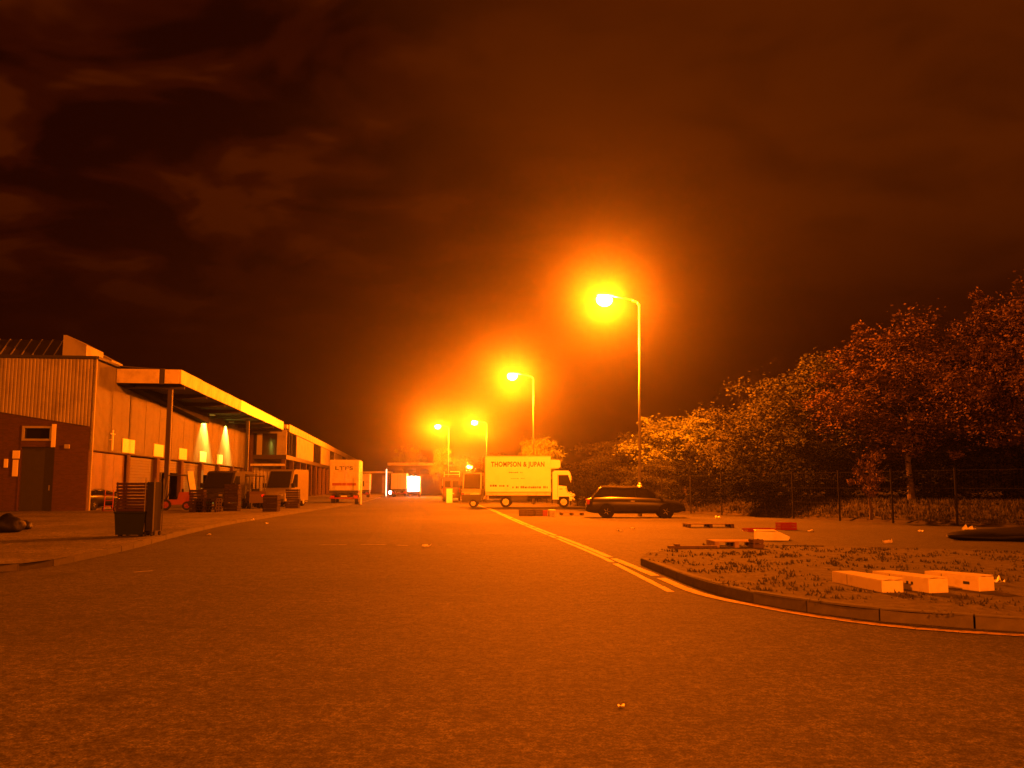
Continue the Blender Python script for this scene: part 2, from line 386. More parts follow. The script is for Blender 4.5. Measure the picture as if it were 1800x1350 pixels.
for k in range(5200):
    i = random.random()*(len(FL)-2); a = int(i); t = i-a; w = random.uniform(.3, 4.0)
    p = off(a, w).lerp(off(a+1, w), t); z = 0.15+ (w-.4)*.285 if w < 2.5 else .75+(w-2.5)*.045; sp.append(Vector((p.x, p.y, max(.05, z)-.02)))
g1 = grass('grass', sp, 0.24, GRASS); tag(g1, 'rough dry grass growing on the bank behind the fence', 'grass')
sp = []
def inside(p, poly):
    c = False; j = len(poly)-1
    for i in range(len(poly)):
        a, b = poly[i], poly[j]
        if (a.y > p.y) != (b.y > p.y) and p.x < (b.x-a.x)*(p.y-a.y)/(b.y-a.y)+a.x: c = not c
        j = i
    return c
IP = KR + FAR
while len(sp) < 900:
    p = Vector((random.uniform(1, 14), random.uniform(8, 22), KH-.02))
    if inside(p, IP) and mnoise.noise(p*0.9) > -0.05: sp.append(p)
g2 = grass('grass', sp, 0.06, GRASS); tag(g2, 'short patchy grass on the raised corner verge', 'grass')
# loose stones on the verge
m = MB()
for k in range(700):
    p = Vector((random.uniform(2, 14), random.uniform(9, 21), KH-.01))
    if not inside(p, IP): continue
    r = random.uniform(.008, .035); m._add([(p.x-r,p.y,p.z),(p.x,p.y-r,p.z),(p.x+r,p.y,p.z),(p.x,p.y+r,p.z),(p.x,p.y,p.z+r)], [(0,1,4),(1,2,4),(2,3,4),(3,0,4)])
tag(m.build('gravel', KERB), 'loose stones scattered over the corner verge', 'gravel', kind='stuff')

# ---------------------------------------------------------------- market hall on the left
P0 = G(150, 902)
HALL = thing('market_hall', 'long market hall with ribbed pale cladding over brown brick and a dark door', 'building', P0, RA)
def ribs(x0, x1, zb0, zb1, zt, pitch=0.2, dep=0.035):
    # corrugated sheet in the local xz plane, ribs facing -y; zb runs from zb0 at x0 to zb1 at x1
    m = MB(); xs = []; x = x0
    while x < x1-1e-4:
        for f, d in ((0, 0), (.3, 0), (.42, dep), (.88, dep)):
            if x+f*pitch < x1: xs.append((x+f*pitch, d))
        x += pitch
    xs.append((x1, 0)); vs = []
    for x, d in xs:
        zb = zb0 + (zb1-zb0)*(x-x0)/(x1-x0); vs += [(x, -d, zb), (x, -d, zt)]
    n = len(xs); fs = [(2*i, 2*i+2, 2*i+3, 2*i+1) for i in range(n-1)]
    return m._add(vs, fs)
def zb(x): return 5.0 + 0.16*abs(x)
for k in range(16):
    x0, x1 = -16+k, -15+k
    ribs(x0, x1-0.012, zb(x0), zb(x1), 8.95).build('cladding_sheet', CLAD, HALL, (0, -0.03, 0))
sheet = ribs(0, 3.53, 3.65, 3.65, 8.95).mesh('cladding_sheet')
for k in range(60):
    if k*3.55 > 49: break
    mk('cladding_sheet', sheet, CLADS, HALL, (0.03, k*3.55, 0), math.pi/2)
# front brick wall with an opening for the door and the hatch above it
w = MB()
w.box(-16, -3.72, 0, 0.3, 0, 9.0); w.box(-1.88, 0, 0, 0.3, 0, 9.0); w.box(-3.72, -1.88, 0, 0.3, 3.8, 4.15); w.box(-3.72, -1.88, 0, 0.3, 5.0, 9.0)
w.build('wall', BRICK, HALL)
box(-3.72, -1.88, 0.18, 0.24, 0.0, 3.8).build('door', DARKM, HALL)
dh = cbox(-2.15, -2.08, 0.10, 0.17, 1.3, 1.6, .01).build('door_handle', GALV, HALL)
wf = MB(); wf.box(-3.72,-1.88,-.05,.06,4.88,5.0); wf.box(-3.72,-1.88,-.05,.06,4.15,4.27); wf.box(-3.72,-3.6,-.05,.06,4.27,4.88); wf.box(-2.2,-2.08,-.05,.06,4.27,4.88)
wfo = wf.build('window_frame', CLAD, HALL); box(-3.6,-2.2,.1,.12,4.27,4.88).build('pane', GLASSD, wfo)
box(-3.78,-3.72,-.03,.2,0,5.05).build('door_jamb', BROWND, HALL)
cbox(-2.08,-1.84,-.10,-.052,3.78,5.12,.01).build('white_panel', SIGN, HALL)
def plate(x0, x1, z0, z1, par=HALL): return cbox(x0, x1, -.06, -.003, z0, z1, .01).build('notice_board', SIGN, par)
plate(-4.12,-3.82,2.10,3.05); plate(-4.16,-3.76,3.12,3.58); plate(-4.6,-4.38,2.6,3.1)
cbox(-1.35,-1.05,-.10,-.003,3.7,3.95,.02).build('alarm_box', CLAD, HALL)
# side wall below the cladding: brick piers, shutters, doors; bays of 7.1 m
BAY = 7.1; NB = 7
side = MB(); side.box(-0.32, -0.02, 0.3, BAY*NB, 3.60, 8.98); side.build('wall', BRICK, HALL)
for k in range(NB):
    y = k*BAY
    box(-0.30, 0.0, y+.302 if k == 0 else y, y+0.75, 0, 3.595).build('pier', BRICK, HALL)
    if k == 0:
        for j in range(3):
            cbox(-0.22, -0.14, y+.76+j*2.1, y+2.84+j*2.1, 0.02, 3.55, .01).build('door', BROWND, HALL)
    else:
        s = MB(); n = 18
        for j in range(n): s.box(-0.30, -0.24 if j % 2 else -0.25, y+.76, y+BAY-.01, .02+j*3.5/n, .02+(j+1)*3.5/n-.012)
        if k in (2, 4): # half open: only the upper slats hang down, a dark hall behind
            s = MB(); [s.box(-0.30, -0.25, y+.76, y+BAY-.01, 2.6+j*.19, 2.6+(j+1)*.19-.012) for j in range(5)]
        s.build('shutter', SHUT, HALL)
        if k == 4: # pale strip inside
            cbox(-1.4, -1.3, y+1.5, y+3.6, 1.6, 3.3, .01).build('inner_panel', CLAD, HALL)
# unit number boards along the foot of the cladding
for k in range(5):
    y = 5.7 + k*BAY
    cbox(0.075, 0.13, y, y+2.5, 3.72, 4.62, .01).build('unit_board', SIGN, HALL)
# rest of the hall: roof, back, floor edges
MB().prism([(-16.2, 9.0), (0.22, 9.0), (0.22, 9.10), (-16.2, 9.10)], 'y', -0.14, 51).build('roof', ROOFM, HALL)
g = MB(); g.box(-16.2, 0.25, -0.26, -0.15, 8.96, 9.12); g.box(0.23, 0.34, -0.15, 3.6, 8.96, 9.12); g.build('gutter', DARKM, HALL)
box(-16, -0.33, 50.6, 50.9, 0, 9).build('wall', BRICK, HALL); box(-16.2, -16, 0.3, 50.6, 0, 9).build('wall', BRICK, HALL)
dp = MB().tube((0.16, 0.05, 0.1), (0.16, 0.05, 8.96), .06).build('downpipe', CLAD, HALL)
# white lamp bracket on the cladding near the corner
br = MB(); br.tube((0.28, 3.2, 3.75), (0.28, 3.2, 5.0), .045); br.tube((0.28, 2.8, 4.75), (0.28, 3.6, 4.75), .04); br.tube((0.05, 3.2, 4.4), (0.28, 3.2, 4.4), .03)
br.build('bracket', WHITEP, HALL)
# roof lights (monitors) standing on the roof
def monitor(name, label, x0, x1, y0, dep, z0, z1, tail):
    t = thing(name, label, 'roof light', P0 + NN*x0 + U*y0 + Vector((0,0,z0)), RA, 'roof lights on the hall roof')
    W = x1-x0; EW = min(1.35, W*.45)
    s = MB(); s.prism([(0, .02), (dep, z1-z0), (2*dep, .02)], 'x', 0, W-EW); s.build('roof_slope', ROOFM, t)
    for k in range(int((W-EW)/.62)):
        x = .2+k*.62; d = MB(); d._add([(x-.03, -.02, .05), (x+.03, -.02, .05), (x+.03, dep-.02, z1-z0+.05), (x-.03, dep-.02, z1-z0+.05), (x-.03, 0, 0), (x+.03, 0, 0), (x+.03, dep, z1-z0-.02), (x-.03, dep, z1-z0-.02)], [(0,1,2,3),(4,7,6,5),(0,4,5,1),(3,2,6,7),(1,5,6,2),(0,3,7,4)])
        d.build('glazing_bar', CLAD, t)
    e = MB(); h = z1-z0; e.prism([(W-EW+.002, 0), (W, 0), (W, h*.62), (W-EW+.2, h+.05), (W-EW+.002, h+.05)], 'y', -0.25, dep*1.7); e.build('end_wall', CLAD, t)
    return t
monitor('roof_light', 'dark ribbed roof light with pale end wall above the front wall, the bigger one', -13.0, -0.85, 1.4, 1.6, 9.1, 10.5, 0)
monitor('roof_light', 'smaller roof light with pale end wall beside the canopy end', -4.9, -1.5, 8.0, 1.2, 9.1, 10.55, 0)

# canopy over the loading bays (part of the hall)
CY0, CY1 = 4.0, 50.5
cz0, cz1 = 8.02, 8.92
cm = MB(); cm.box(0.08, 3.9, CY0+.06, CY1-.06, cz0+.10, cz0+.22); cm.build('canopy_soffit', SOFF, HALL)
cm = MB(); cm.prism([(0.08, cz1+.15), (3.9, cz1-.12), (3.9, cz1-.04), (0.08, cz1+.23)], 'y', CY0+.05, CY1-.05); cm.build('canopy_roof', ROOFM, HALL)
pan = MB().cb(3.9, 4.0, 0, 2.88, cz0, cz1, .012).mesh('fascia_panel')
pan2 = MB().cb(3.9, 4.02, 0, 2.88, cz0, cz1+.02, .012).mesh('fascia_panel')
pan.materials.append(FASC); pan2.materials.append(FASC_LIT)
for k in range(16):
    y = CY0 + k*2.905
    me = pan2 if k >= 7 else pan  # farther panels take the colour with the light put in
    mk('fascia_panel', me, None, HALL, (0, y, random.uniform(-.012, .012)))
for a, b in ((0.08, 2.66), (3.0, 3.89)):
    cbox(a, b, CY0-.08, CY0+.04, cz0, cz1, .012).build('fascia_panel', FASC, HALL)
MB().prism([(CY0+.1, cz0+.09), (27.0, cz0+.09), (27.0, 7.1), (CY0+.1, 7.95)], 'x', 0.09, 0.8).build('shadow_wedge', BLACKR, HALL)  # no real fitting: dark wedge stands in for the canopy's shadow on the wall
cbox(2.70, 2.96, CY0-.05, CY0+.04, cz0-.05, cz1+.06, .012).build('rainwater_hopper', DARKM, HALL)
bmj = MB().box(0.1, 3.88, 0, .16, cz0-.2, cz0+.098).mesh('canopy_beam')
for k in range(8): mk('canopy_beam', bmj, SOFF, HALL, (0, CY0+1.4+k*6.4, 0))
colm = MB().cb(2.85, 3.15, -.15, .15, 0, cz0-.2, .03).mesh('canopy_column')
for y in (5.48, 33.48): mk('canopy_column', colm, SHUT, HALL, (0, y, 0))
# two wall washing lamps under the canopy
def spot(name, parent, loc, col, power, size, blend, rad, rot):
    l = bpy.data.lights.new(name, 'SPOT'); l.color = col; l.energy = power; l.spot_size = math.radians(size); l.spot_blend = blend; l.shadow_soft_size = rad
    o = bpy.data.objects.new(name, l); COL.objects.link(o); o.parent = parent; o.location = loc; o.rotation_euler = rot; return o
for y in (28.3, 37.8):
    cbox(0.45, 0.95, y-.5, y+.5, cz0-.10, cz0-.0, .02).build('lamp_fitting', WHITEP, HALL)
    spot('wall_lamp', HALL, (0.85, y, cz0-.16), (0.80, 0.85, 0.10), 7000, 100, 0.5, 0.06, (0, math.radians(24), 0))

# second block: upper storey projecting over dark bays, continuous fascia
OFF = thing('market_block', 'further market block with upper storey over dark loading bays behind bright fascia', 'building', P0 + U*52.6, RA)
LEN = 150.0
ff = MB(); ff.box(0.1, 4.1, 0, .25, 7.75, 8.15); ff.box(0.7, 1.3, 0, .25, 5.25, 7.75); ff.box(3.0, 4.1, 0, .25, 5.25, 7.75); ff.box(0.1, 0.16, 0, .25, 5.25, 7.75)
ff.build('window_frame', CLAD, OFF)
box(1.3, 3.0, .12, .16, 5.25, 7.75).build('window', GLASSD, OFF); box(.16, .7, .12, .16, 5.25, 7.75).build('window', GLASSD, OFF)
box(0, 4.12, 0.02, LEN, 4.75, 5.24).build('floor_slab', SHUT, OFF)
box(0.05, 4.0, -.06, .01, 3.95, 4.2).build('door_beam', WHITED, OFF)
y = 0.26; dark = True
for L_ in (9.5, 20, 12, 16, 10, 20, 12, 18, 14, 17):
    if dark:
        box(3.95, 4.02, y, y+L_, 5.25, 8.0).build('window', GLASSD, OFF)
        for q in range(int(L_/2.4)): box(4.02, 4.07, y+q*2.4, y+q*2.4+.12, 5.25, 8.0).build('mullion', SHUT, OFF)
    else: cbox(3.9, 4.08, y, y+L_, 5.25, 8.0, .01).build('wall_panel', CLAD, OFF)
    y += L_; dark = not dark
prm = MB().cb(3.5, 4.0, 0, .55, 0, 4.74, .03).mesh('pier')
for k in range(21): mk('pier', prm, BRICK, OFF, (0, .3+k*BAY, 0))
sh = MB(); [sh.box(0.3, 0.36, 0, BAY-.3, .1+j*.22, .1+(j+1)*.22-.014) for j in range(20)]; sh = sh.mesh('shutter')
for k in range(21): mk('shutter', sh, SHUT, OFF, (0, .5+k*BAY, 0))
box(-16, 0.29, 0, LEN, 0, 8.2).build('wall', BRICK, OFF)
box(-16.1, 3.9, -.1, LEN+.1, 8.2, 8.34).build('roof', ROOFM, OFF)
pan.materials[0] = FASC
for k in range(51): mk('fascia_panel', pan, None, OFF, (0.25, 1.2+k*2.91, random.uniform(-.015, .015)-.0))
box(3.0, 4.12, -.2, 1.1, 8.36, 8.8).build('fascia_return', FASC, OFF)

# ---------------------------------------------------------------- far building across the end of the street
fb = AT(683, 870, 200); fb.z = 0
FB = thing('warehouse', 'low brown warehouse closing the far end of the street', 'building', fb)
box(0, 12.5, 0, 20, 0, 6.3).build('wall', BRICK, FB); box(-.3, 12.8, -.4, 20.2, 6.3, 6.9).build('roof', FASC, FB)
for k in range(4): box(1.2+k*2.9, 3.2+k*2.9, -.06, -.003, 4.3, 5.4).build('window', GLASSD, FB)
box(4.0, 8.5, -.12, -.07, 0, 3.9).build('shutter', SHUT, FB)
fb2 = AT(640, 870, 195); fb2.z = 0
FB2 = thing('warehouse', 'lower pale topped shed left of the far warehouse behind the parked trucks', 'building', fb2)
box(0, 5.4, 0, 16, 0, 4.5).build('wall', BRICK, FB2); box(-.2, 5.5, -.3, 16, 4.5, 4.9).build('roof', FASC, FB2)
box(3.9, 5.0, -.08, -.003, 0, 4.0).build('door', CLAD, FB2)

# ---------------------------------------------------------------- street lamps
def lamp_thing(label, base, H=11.05, arm=1.9, head_z=0.4, lean=0.0, power=LAMP_W, rr=0.30, group='street lamps along the kerb'):
    t = thing('street_lamp', label, 'street lamp', base, RA, group); t.rotation_euler = (0, lean, RA)
    p = MB(); p.tube((0,0,0), (0,0,1.6), .115, .11, 12); p.tube((0,0,1.6), (0,0,1.7), .11, .075, 12); p.tube((0,0,1.7), (0,0,H), .075, .05, 12)
    p.build('column', GALV, t, smooth=True)
    cbox(-.06, .06, -.128, -.10, .5, 1.1, .005).build('access_door', GALV, t)
    a = MB(); pts = [(0,0,H-.05), (-.12,0,H+.12), (-.4,0,H+.22), (-arm+.45,0,H+head_z)]; a.path(pts, [.05,.045,.04,.035], 10); a.build('arm', GALV, t, smooth=True)
    hx = -arm
    h = MB(); h.cb(hx-.40, hx+.52, -.13, .13, H+head_z-.02, H+head_z+.13, .05); h.build('lamp_head', GALV, t)
    g = MB(); n = 10
    vs = []; 
    for r, z in ((.7, 0), (1.02, -.16), (.85, -.38), (.4, -.50)):
        for i in range(n): vs.append((hx+.02+.42*r*math.cos(6.283*i/n), .24*r*math.sin(6.283*i/n), H+head_z-.03+z))
    fs = [(j*n+i, j*n+(i+1) % n, (j+1)*n+(i+1) % n, (j+1)*n+i) for j in range(3) for i in range(n)] + [tuple(range(3*n, 4*n))]
    g._add(vs, fs); g.build('lamp_glass', bowl_mat(), t)
    l = bpy.data.lights.new('bulb', 'POINT'); l.color = SODIUM; l.energy = power; l.shadow_soft_size = min(rr, .2)
    o = bpy.data.objects.new('bulb', l); COL.objects.link(o); o.parent = t; o.location = (hx+.02, 0, H+head_z-.34)
    return t
def lamp_at(px_pole, d, label, **k):
    p = AT(px_pole, 856, d); return lamp_thing(label, (p.x, p.y, 0), **k)
lamp_at(1124, 45.9, 'tall lit street lamp behind the dark car, the nearest and brightest in view', lean=0.014)
lamp_at(938, 78, 'lit street lamp rising directly behind the big white lorry')
lamp_at(855, 135, 'lit street lamp seen above the left end of the white lorry')
lamp_at(788, 144, 'lit street lamp beside the far dark van, leftmost of the row', arm=1.8)
lamp_thing('lit street lamp on the near corner behind the viewer', (10.5, -13.0, 0), arm=1.9, power=LAMP_W*.72)
lamp_thing('lit street lamp on the market side behind the viewer', (-14.0, -9.0, 0), arm=1.9, power=LAMP_W*.72)
pl = AT(834, 856, 138)
lamp_thing('small distant lit lamp between the pale van and the lorry', (pl.x, pl.y, 0), H=4.55, arm=0.75, head_z=.2, power=9000, rr=.3)

# ---------------------------------------------------------------- vehicles
def wheel(parent, x, y, r, w, rim=CHROME, twin=False):
    # axle along y
    o = MB(); n = 20; ring = []
    prof = [(r*.6, -w/2), (r*.93, -w/2), (r, -w/2+.03), (r, w/2-.03), (r*.93, w/2), (r*.6, w/2)]
    vs = []
    for rad, yy in prof:
        for i in range(n): vs.append((rad*math.cos(6.283185*i/n), yy, rad*math.sin(6.283185*i/n)))
    k = len(prof); fs = [(j*n+i, j*n+(i+1) % n, ((j+1) % k)*n+(i+1) % n, ((j+1) % k)*n+i) for j in range(k) for i in range(n)]
    o._add(vs, fs); wobj = o.build('wheel', BLACKR, parent, (x, y, r))
    q = MB(); q.tube((0, -w/2+.02, 0), (0, w/2-.02, 0), r*.6, r*.6, 18); q.tube((0, -w/2+.005, 0), (0, w/2-.005, 0), r*.2, r*.2, 10)
    for s in range(5):
        a = 6.283*s/5; c, d = math.cos(a), math.sin(a)
        q.tube((c*r*.12, -w/2+.01, d*r*.12), (c*r*.56, -w/2+.015, d*r*.56), r*.09, r*.07, 5); q.tube((c*r*.12, w/2-.01, d*r*.12), (c*r*.56, w/2-.015, d*r*.56), r*.09, r*.07, 5)
    q.build('rim', rim, wobj); return wobj
def loft(sections):
    # sections: list of rings (same count) -> closed body
    m = MB(); n = len(sections[0]); vs = [p for s in sections for p in s]
    fs = [(j*n+i, j*n+(i+1) % n, (j+1)*n+(i+1) % n, (j+1)*n+i) for j in range(len(sections)-1) for i in range(n)]
    fs += [tuple(range(n)), tuple(range((len(sections)-1)*n, len(sections)*n))]
    return m._add(vs, fs)
def car(name, label, loc, rz, paint, hatch=True, L=4.55, W=1.78, H=1.46, group=None, rim=CHROME):
    t = thing(name, label, 'car', loc, rz, group)
    # x forward. lower body sections: (x, halfwidth, zbottom, zbelt)
    S = [(-L/2, .66, .42, .62), (-L/2+.05, .80, .30, .88), (-L/2+.35, .87, .24, .98), (-L*.2, .89, .22, 1.0), (0, .89, .22, .98), (L*.18, .89, .22, .95), (L*.30, .87, .24, .90), (L*.42, .83, .26, .78), (L/2-.06, .72, .34, .66), (L/2, .60, .42, .58)]
    secs = []
    for x, w, zb_, zt in S:
        h = zt-zb_; secs.append([(x,-w*.90,zb_),(x,-w,zb_+h*.3),(x,-w,zb_+h*.72),(x,-w*.93,zt),(x,-w*.6,zt+.025),(x,w*.6,zt+.025),(x,w*.93,zt),(x,w,zb_+h*.72),(x,w,zb_+h*.3),(x,w*.90,zb_)])
    b = loft(secs).build('body', paint, t, smooth=True)
    # cabin: glass house with pillars and a painted roof
    rx = -L/2+.38 if hatch else -L/2+.75
    A = [(rx-.06, .78, .95), (rx+.35, .62, H-.07), (rx+.62, .64, H-.045), (.25, .64, H-.045), (.55, .62, H-.07), (1.28, .76, .90)]
    pts0 = [(rx-.12, .97), (rx+.28, H-.09), (.52, H-.09), (1.30, .90)]
    g = MB(); vs = []
    for x, z in pts0:
        f = (z-.93)/(H-.93-.09); w = .80-.17*max(0, f); vs += [(x,-w,z),(x,w,z)]
    g._add(vs, [(0,2,3,1),(2,4,5,3),(4,6,7,5),(0,1,7,6),(0,6,4,2),(1,3,5,7)]); gl = g.build('window', GLASSD, t)
    r = MB(); r._add([(rx+.26,-.64,H-.09),(.56,-.64,H-.09),(.56,.64,H-.09),(rx+.26,.64,H-.09),(rx+.36,-.52,H-.02),(.42,-.52,H-.02),(.42,.52,H-.02),(rx+.36,.52,H-.02)],
           [(0,1,5,4),(1,2,6,5),(2,3,7,6),(3,0,4,7),(4,5,6,7),(0,3,2,1)]); r.build('roof', paint, t, smooth=True)
    for s in (-1, 1):
        for (xa, za, xb, zb2) in ((rx-.10, .97, rx+.30, H-.08), (1.29, .91, .54, H-.08), (.02, .97, .0, H-.08), (rx+.85, .97, rx+.82, H-.08)):
            fa = (za-.93)/(H-1.02); fb_ = (zb2-.93)/(H-1.02)
            MB().tube((xa, s*(.81-.17*max(0, fa)), za), (xb, s*(.81-.17*fb_), zb2), .03, .03, 6).build('pillar', paint, t)
    for s in (-1, 1):
        MB().cb(-L/2+.01, -L/2+.16, s*.70-.13, s*.70+.13, .66, .90, .02).build('tail_light', REDLENS, t)
        MB().cb(L/2-.22, L/2-.03, s*.60-.15, s*.60+.15, .56, .70, .03).build('headlight', GLASSD, t)
        MB().cb(.95, 1.12, s*.95-.08, s*.95+.08, .96, 1.08, .02).build('wing_mirror', paint, t)
        MB().cb(-.25, -.05, s*.895-.015, s*.895+.015, .80, .83, .006).build('door_handle', CHROME, t)
        rr_ = MB(); rr_.tube((rx+.35, s*.56, H+.01), (.35, s*.56, H+.01), .014, .014, 6); rr_.build('roof_rail', DARKM, t)
    MB().cb(-L/2-.03, -L/2+.06, -.76, .76, .34, .52, .02).build('bumper', BLACKR, t)
    MB().cb(L/2-.05, L/2+.03, -.70, .70, .32, .50, .02).build('bumper', BLACKR, t)
    MB().box(-L/2-.035, -L/2-.031, -.26, .26, .60, .71).build('number_plate', SIGN, t)
    for x in (-L*.295, L*.305):
        for s in (-1, 1):
            wheel(t, x, s*.80, .32, .2, rim)
            MB().tube((x, s*.80-.105, .34), (x, s*.80+.105 if s > 0 else s*.80+.09, .34), .37, .37, 18).build('wheel_arch', BLACKR, t)
    return t
c = G(1120, 911)
car('car', 'dark estate car parked side on beside the tall lamp', (c.x, c.y+.9, 0), math.radians(-3), CARP, L=4.75, H=1.52)
c = G(143, 901)
car('car', 'black car parked end on against the brick wall by the dark door', (c.x, c.y+1.2, KH), math.radians(84), CARP, L=4.0, H=1.22)

def lorry(name, label, loc, rz, L=4.85, W=2.3, zb_=1.08, zt=3.78, luton=.7, cab_h=2.7, paint=None, group=None, text=None, rear=False, cat='lorry'):
    """box lorry, x forward, origin on the ground under the rear of the box"""
    t = thing(name, label, cat, loc, rz, group); paint = paint or WHITEL
    h = W/2
    bodyo = MB().cb(0, L, -h, h, zb_, zt, .035).build('cargo_box', paint, t)
    if luton: MB().prism([(L-.0, zt-.92), (L+.55, zt-.90), (L+luton, zt-.80), (L+luton, zt-.36), (L+luton-.08, zt-.30), (L, zt-.26)], 'y', -h+.08, h-.08).build('overcab_box', paint, t)
    for z in (zb_+.02, zt-.09): MB().box(-.015, L+.015, -h-.012, h+.012, z, z+.07).build('box_rail', WHITED, t)
    MB().box(0.03, L-.03, -h+.06, h-.06, zb_-.2, zb_-.004).build('skirt', WHITED if not rear else DARKM, t)
    ch = MB(); ch.box(.2, L+1.6, -.42, -.3, .62, .86); ch.box(.2, L+1.6, .3, .42, .62, .86)
    for k in range(5): ch.box(.4+k*L/5, .5+k*L/5, -.3, .3, .64, .84)
    ch.build('chassis', DARKM, t)
    MB().cb(1.9, 3.1, -h+.12, -h+.45, .45, .85, .03).build('side_guard', DARKM, t); MB().cb(1.9, 3.1, h-.45, h-.12, .45, .85, .03).build('fuel_tank', DARKM, t)
    # cab
    x0 = L+.12; x1 = L+1.78; cw = min(h-.05, 1.05)
    prof = [(x0, .58), (x0+.45, .58), (x0+.45, .8), (x1-.45, .8), (x1-.40, .50), (x1+.02, .50), (x1+.04, 1.25), (x1-.02, 1.38), (x1-.38, cab_h-.12), (x1-.5, cab_h), (x0+.12, cab_h), (x0, cab_h-.12)]
    MB().prism([(a, b) for a, b in prof], 'y', -cw, cw).build('cab', paint, t)
    for s in (-1, 1):
        y0, y1 = (cw+.002, cw+.02) if s > 0 else (-cw-.02, -cw-.002)
        MB().prism([(x0+.42, 1.62), (x0+1.02, 1.55), (x0+1.10, 1.22), (x0+1.40, 1.22), (x0+1.47, 1.45), (x0+1.15, 2.38), (x0+.42, 2.38)], 'y', y0, y1).build('window', GLASSD, t)
        MB().box(x0+.36, x0+.38, y0, y1+.001, .75, 2.45).build('door_seam', DARKM, t)
        MB().cb(x1-.30, x1-.12, s*(cw+.22)-.05, s*(cw+.22)+.05, 1.55, 2.05, .02).build('wing_mirror', BLACKR, t)
        MB().cb(x1-.02, x1+.06, s*.75-.16, s*.75+.16, .66, .84, .02).build('headlight', GALV, t)
        MB().cb(-.04, .02, s*(h-.28)-.17, s*(h-.28)+.17, .62, .76, .01).build('tail_light', REDLENS, t)
        MB().cb(x0+.5, x0+.72, y0, y1+.004, 1.33, 1.37, .005).build('door_handle', DARKM, t)
        wheel(t, L*.31, s*(h-.24), .40, .34, WHITED); wheel(t, L+.93, s*(h-.24), .40, .25, WHITED)
    v0, v1 = (x1+.006, 1.42), (x1-.36, cab_h-.16)
    m = MB(); m._add([(v0[0]+.01, -cw+.1, v0[1]), (v0[0]+.01, cw-.1, v0[1]), (v1[0]+.03, cw-.14, v1[1]), (v1[0]+.03, -cw+.14, v1[1])], [(0,1,2,3)]); m.build('windscreen', GLASSD, t)
    MB().cb(x1-.02, x1+.10, -cw+.03, cw-.03, .40, .62, .03).build('bumper', DARKM, t)
    # rear doors
    for s in (-1, 1):
        MB().cb(-.035, .0, min(s*.015, s*(h-.06)), max(s*.015, s*(h-.06)), zb_+.12, zt-.12, .008).build('rear_door', paint, t)
        MB().tube((-.06, s*.18, zb_+.1), (-.06, s*.18, zt-.15), .014, .014, 6).build('locking_bar', GALV, t)
    MB().box(-.12, -.04, -h+.05, h-.05, .50, .62).build('rear_bumper', REDP if rear else DARKM, t)
    MB().box(-.045, -.04, -.26, .26, .66, .77).build('number_plate', SIGN, t)
    return t
def text_obj(s, size, parent, loc, rot, mat=INK, width=None):
    cu = bpy.data.curves.new('lettering', 'FONT'); cu.body = s; cu.size = size; cu.extrude = 0.002; cu.offset = size*.028; cu.space_character = 1.12
    tmp = bpy.data.objects.new('lettering', cu); COL.objects.link(tmp)
    bpy.context.view_layer.update()
    me = bpy.data.meshes.new_from_object(tmp); bpy.data.objects.remove(tmp)
    if width:
        xs = [v.co.x for v in me.vertices]; k = width/(max(xs)-min(xs)); m0 = min(xs)
        for v in me.vertices: v.co.x = (v.co.x-m0)*k
    o = mk('lettering', me, mat, parent, loc); o.rotation_euler = rot; return o
c = G(857, 890.5)
TR = lorry('lorry', 'big white box lorry with dark lettering on its side, parked side on', (c.x-.05, 66+1.15, 0), math.radians(-2.2))
text_obj('THOMPSON & JUPAN', .50, TR, (.42, -1.168, 3.0), (math.pi/2, 0, 0), width=3.95)
def dashes(parent, x0, x1, y, z, h, seed, lo=.05, hi=.16):
    rr = random.Random(seed); x = x0; m = MB()
    while x < x1:
        w = rr.uniform(lo, hi); m.box(x, min(x+w, x1), y-.003, y, z, z+h*rr.uniform(.7, 1)); x += w+rr.uniform(.03, .07)
        if rr.random() < .18: x += .12
    return tag(m.build('lettering', INK, parent), kind='stuff')
dashes(TR, 1.75, 2.75, -1.158, 2.52, .09, 1); dashes(TR, 1.9, 2.9, -1.158, 2.10, .035, 3)
dashes(TR, .35, 1.7, -1.158, 1.52, .15, 5); dashes(TR, 2.0, 4.6, -1.158, 1.40, .17, 7)
# left lorry seen from behind, and one further on
c = AT(579, 860, 76)
T2 = lorry('lorry', 'box lorry seen from behind beside the market block with red tail lights', (c.x+1.25, 76, 0), math.pi/2+RA, L=5.2, W=2.5, zt=3.80, zb_=1.2, luton=0, rear=True, paint=WHITED)
T2['group'] = 'lorries parked along the market block'
T2r = text_obj('LTFS', .42, T2, (-.045, .78, 2.95), (math.pi/2, 0, -math.pi/2), width=1.5)
dashes_m = MB(); 
MB().box(-.05, -.042, -1.0, 1.0, 1.62, 1.84).build('red_stripe', REDP, T2)
c = AT(645, 860, 118)
T3 = lorry('lorry', 'further box lorry seen from behind, half hidden by the nearer one', (c.x-.9, 118, 0), math.pi/2+RA, L=5.2, W=2.4, zt=3.25, zb_=1.1, luton=0, rear=True, paint=WHITED)
T3['group'] = 'lorries parked along the market block'
c = AT(701, 860, 134)
T4 = lorry('lorry', 'bright box lorry seen from behind in front of the far warehouse', (c.x, 134, 0), math.pi/2+RA*.6, L=5.0, W=2.35, zt=3.55, zb_=1.15, luton=0, rear=True)
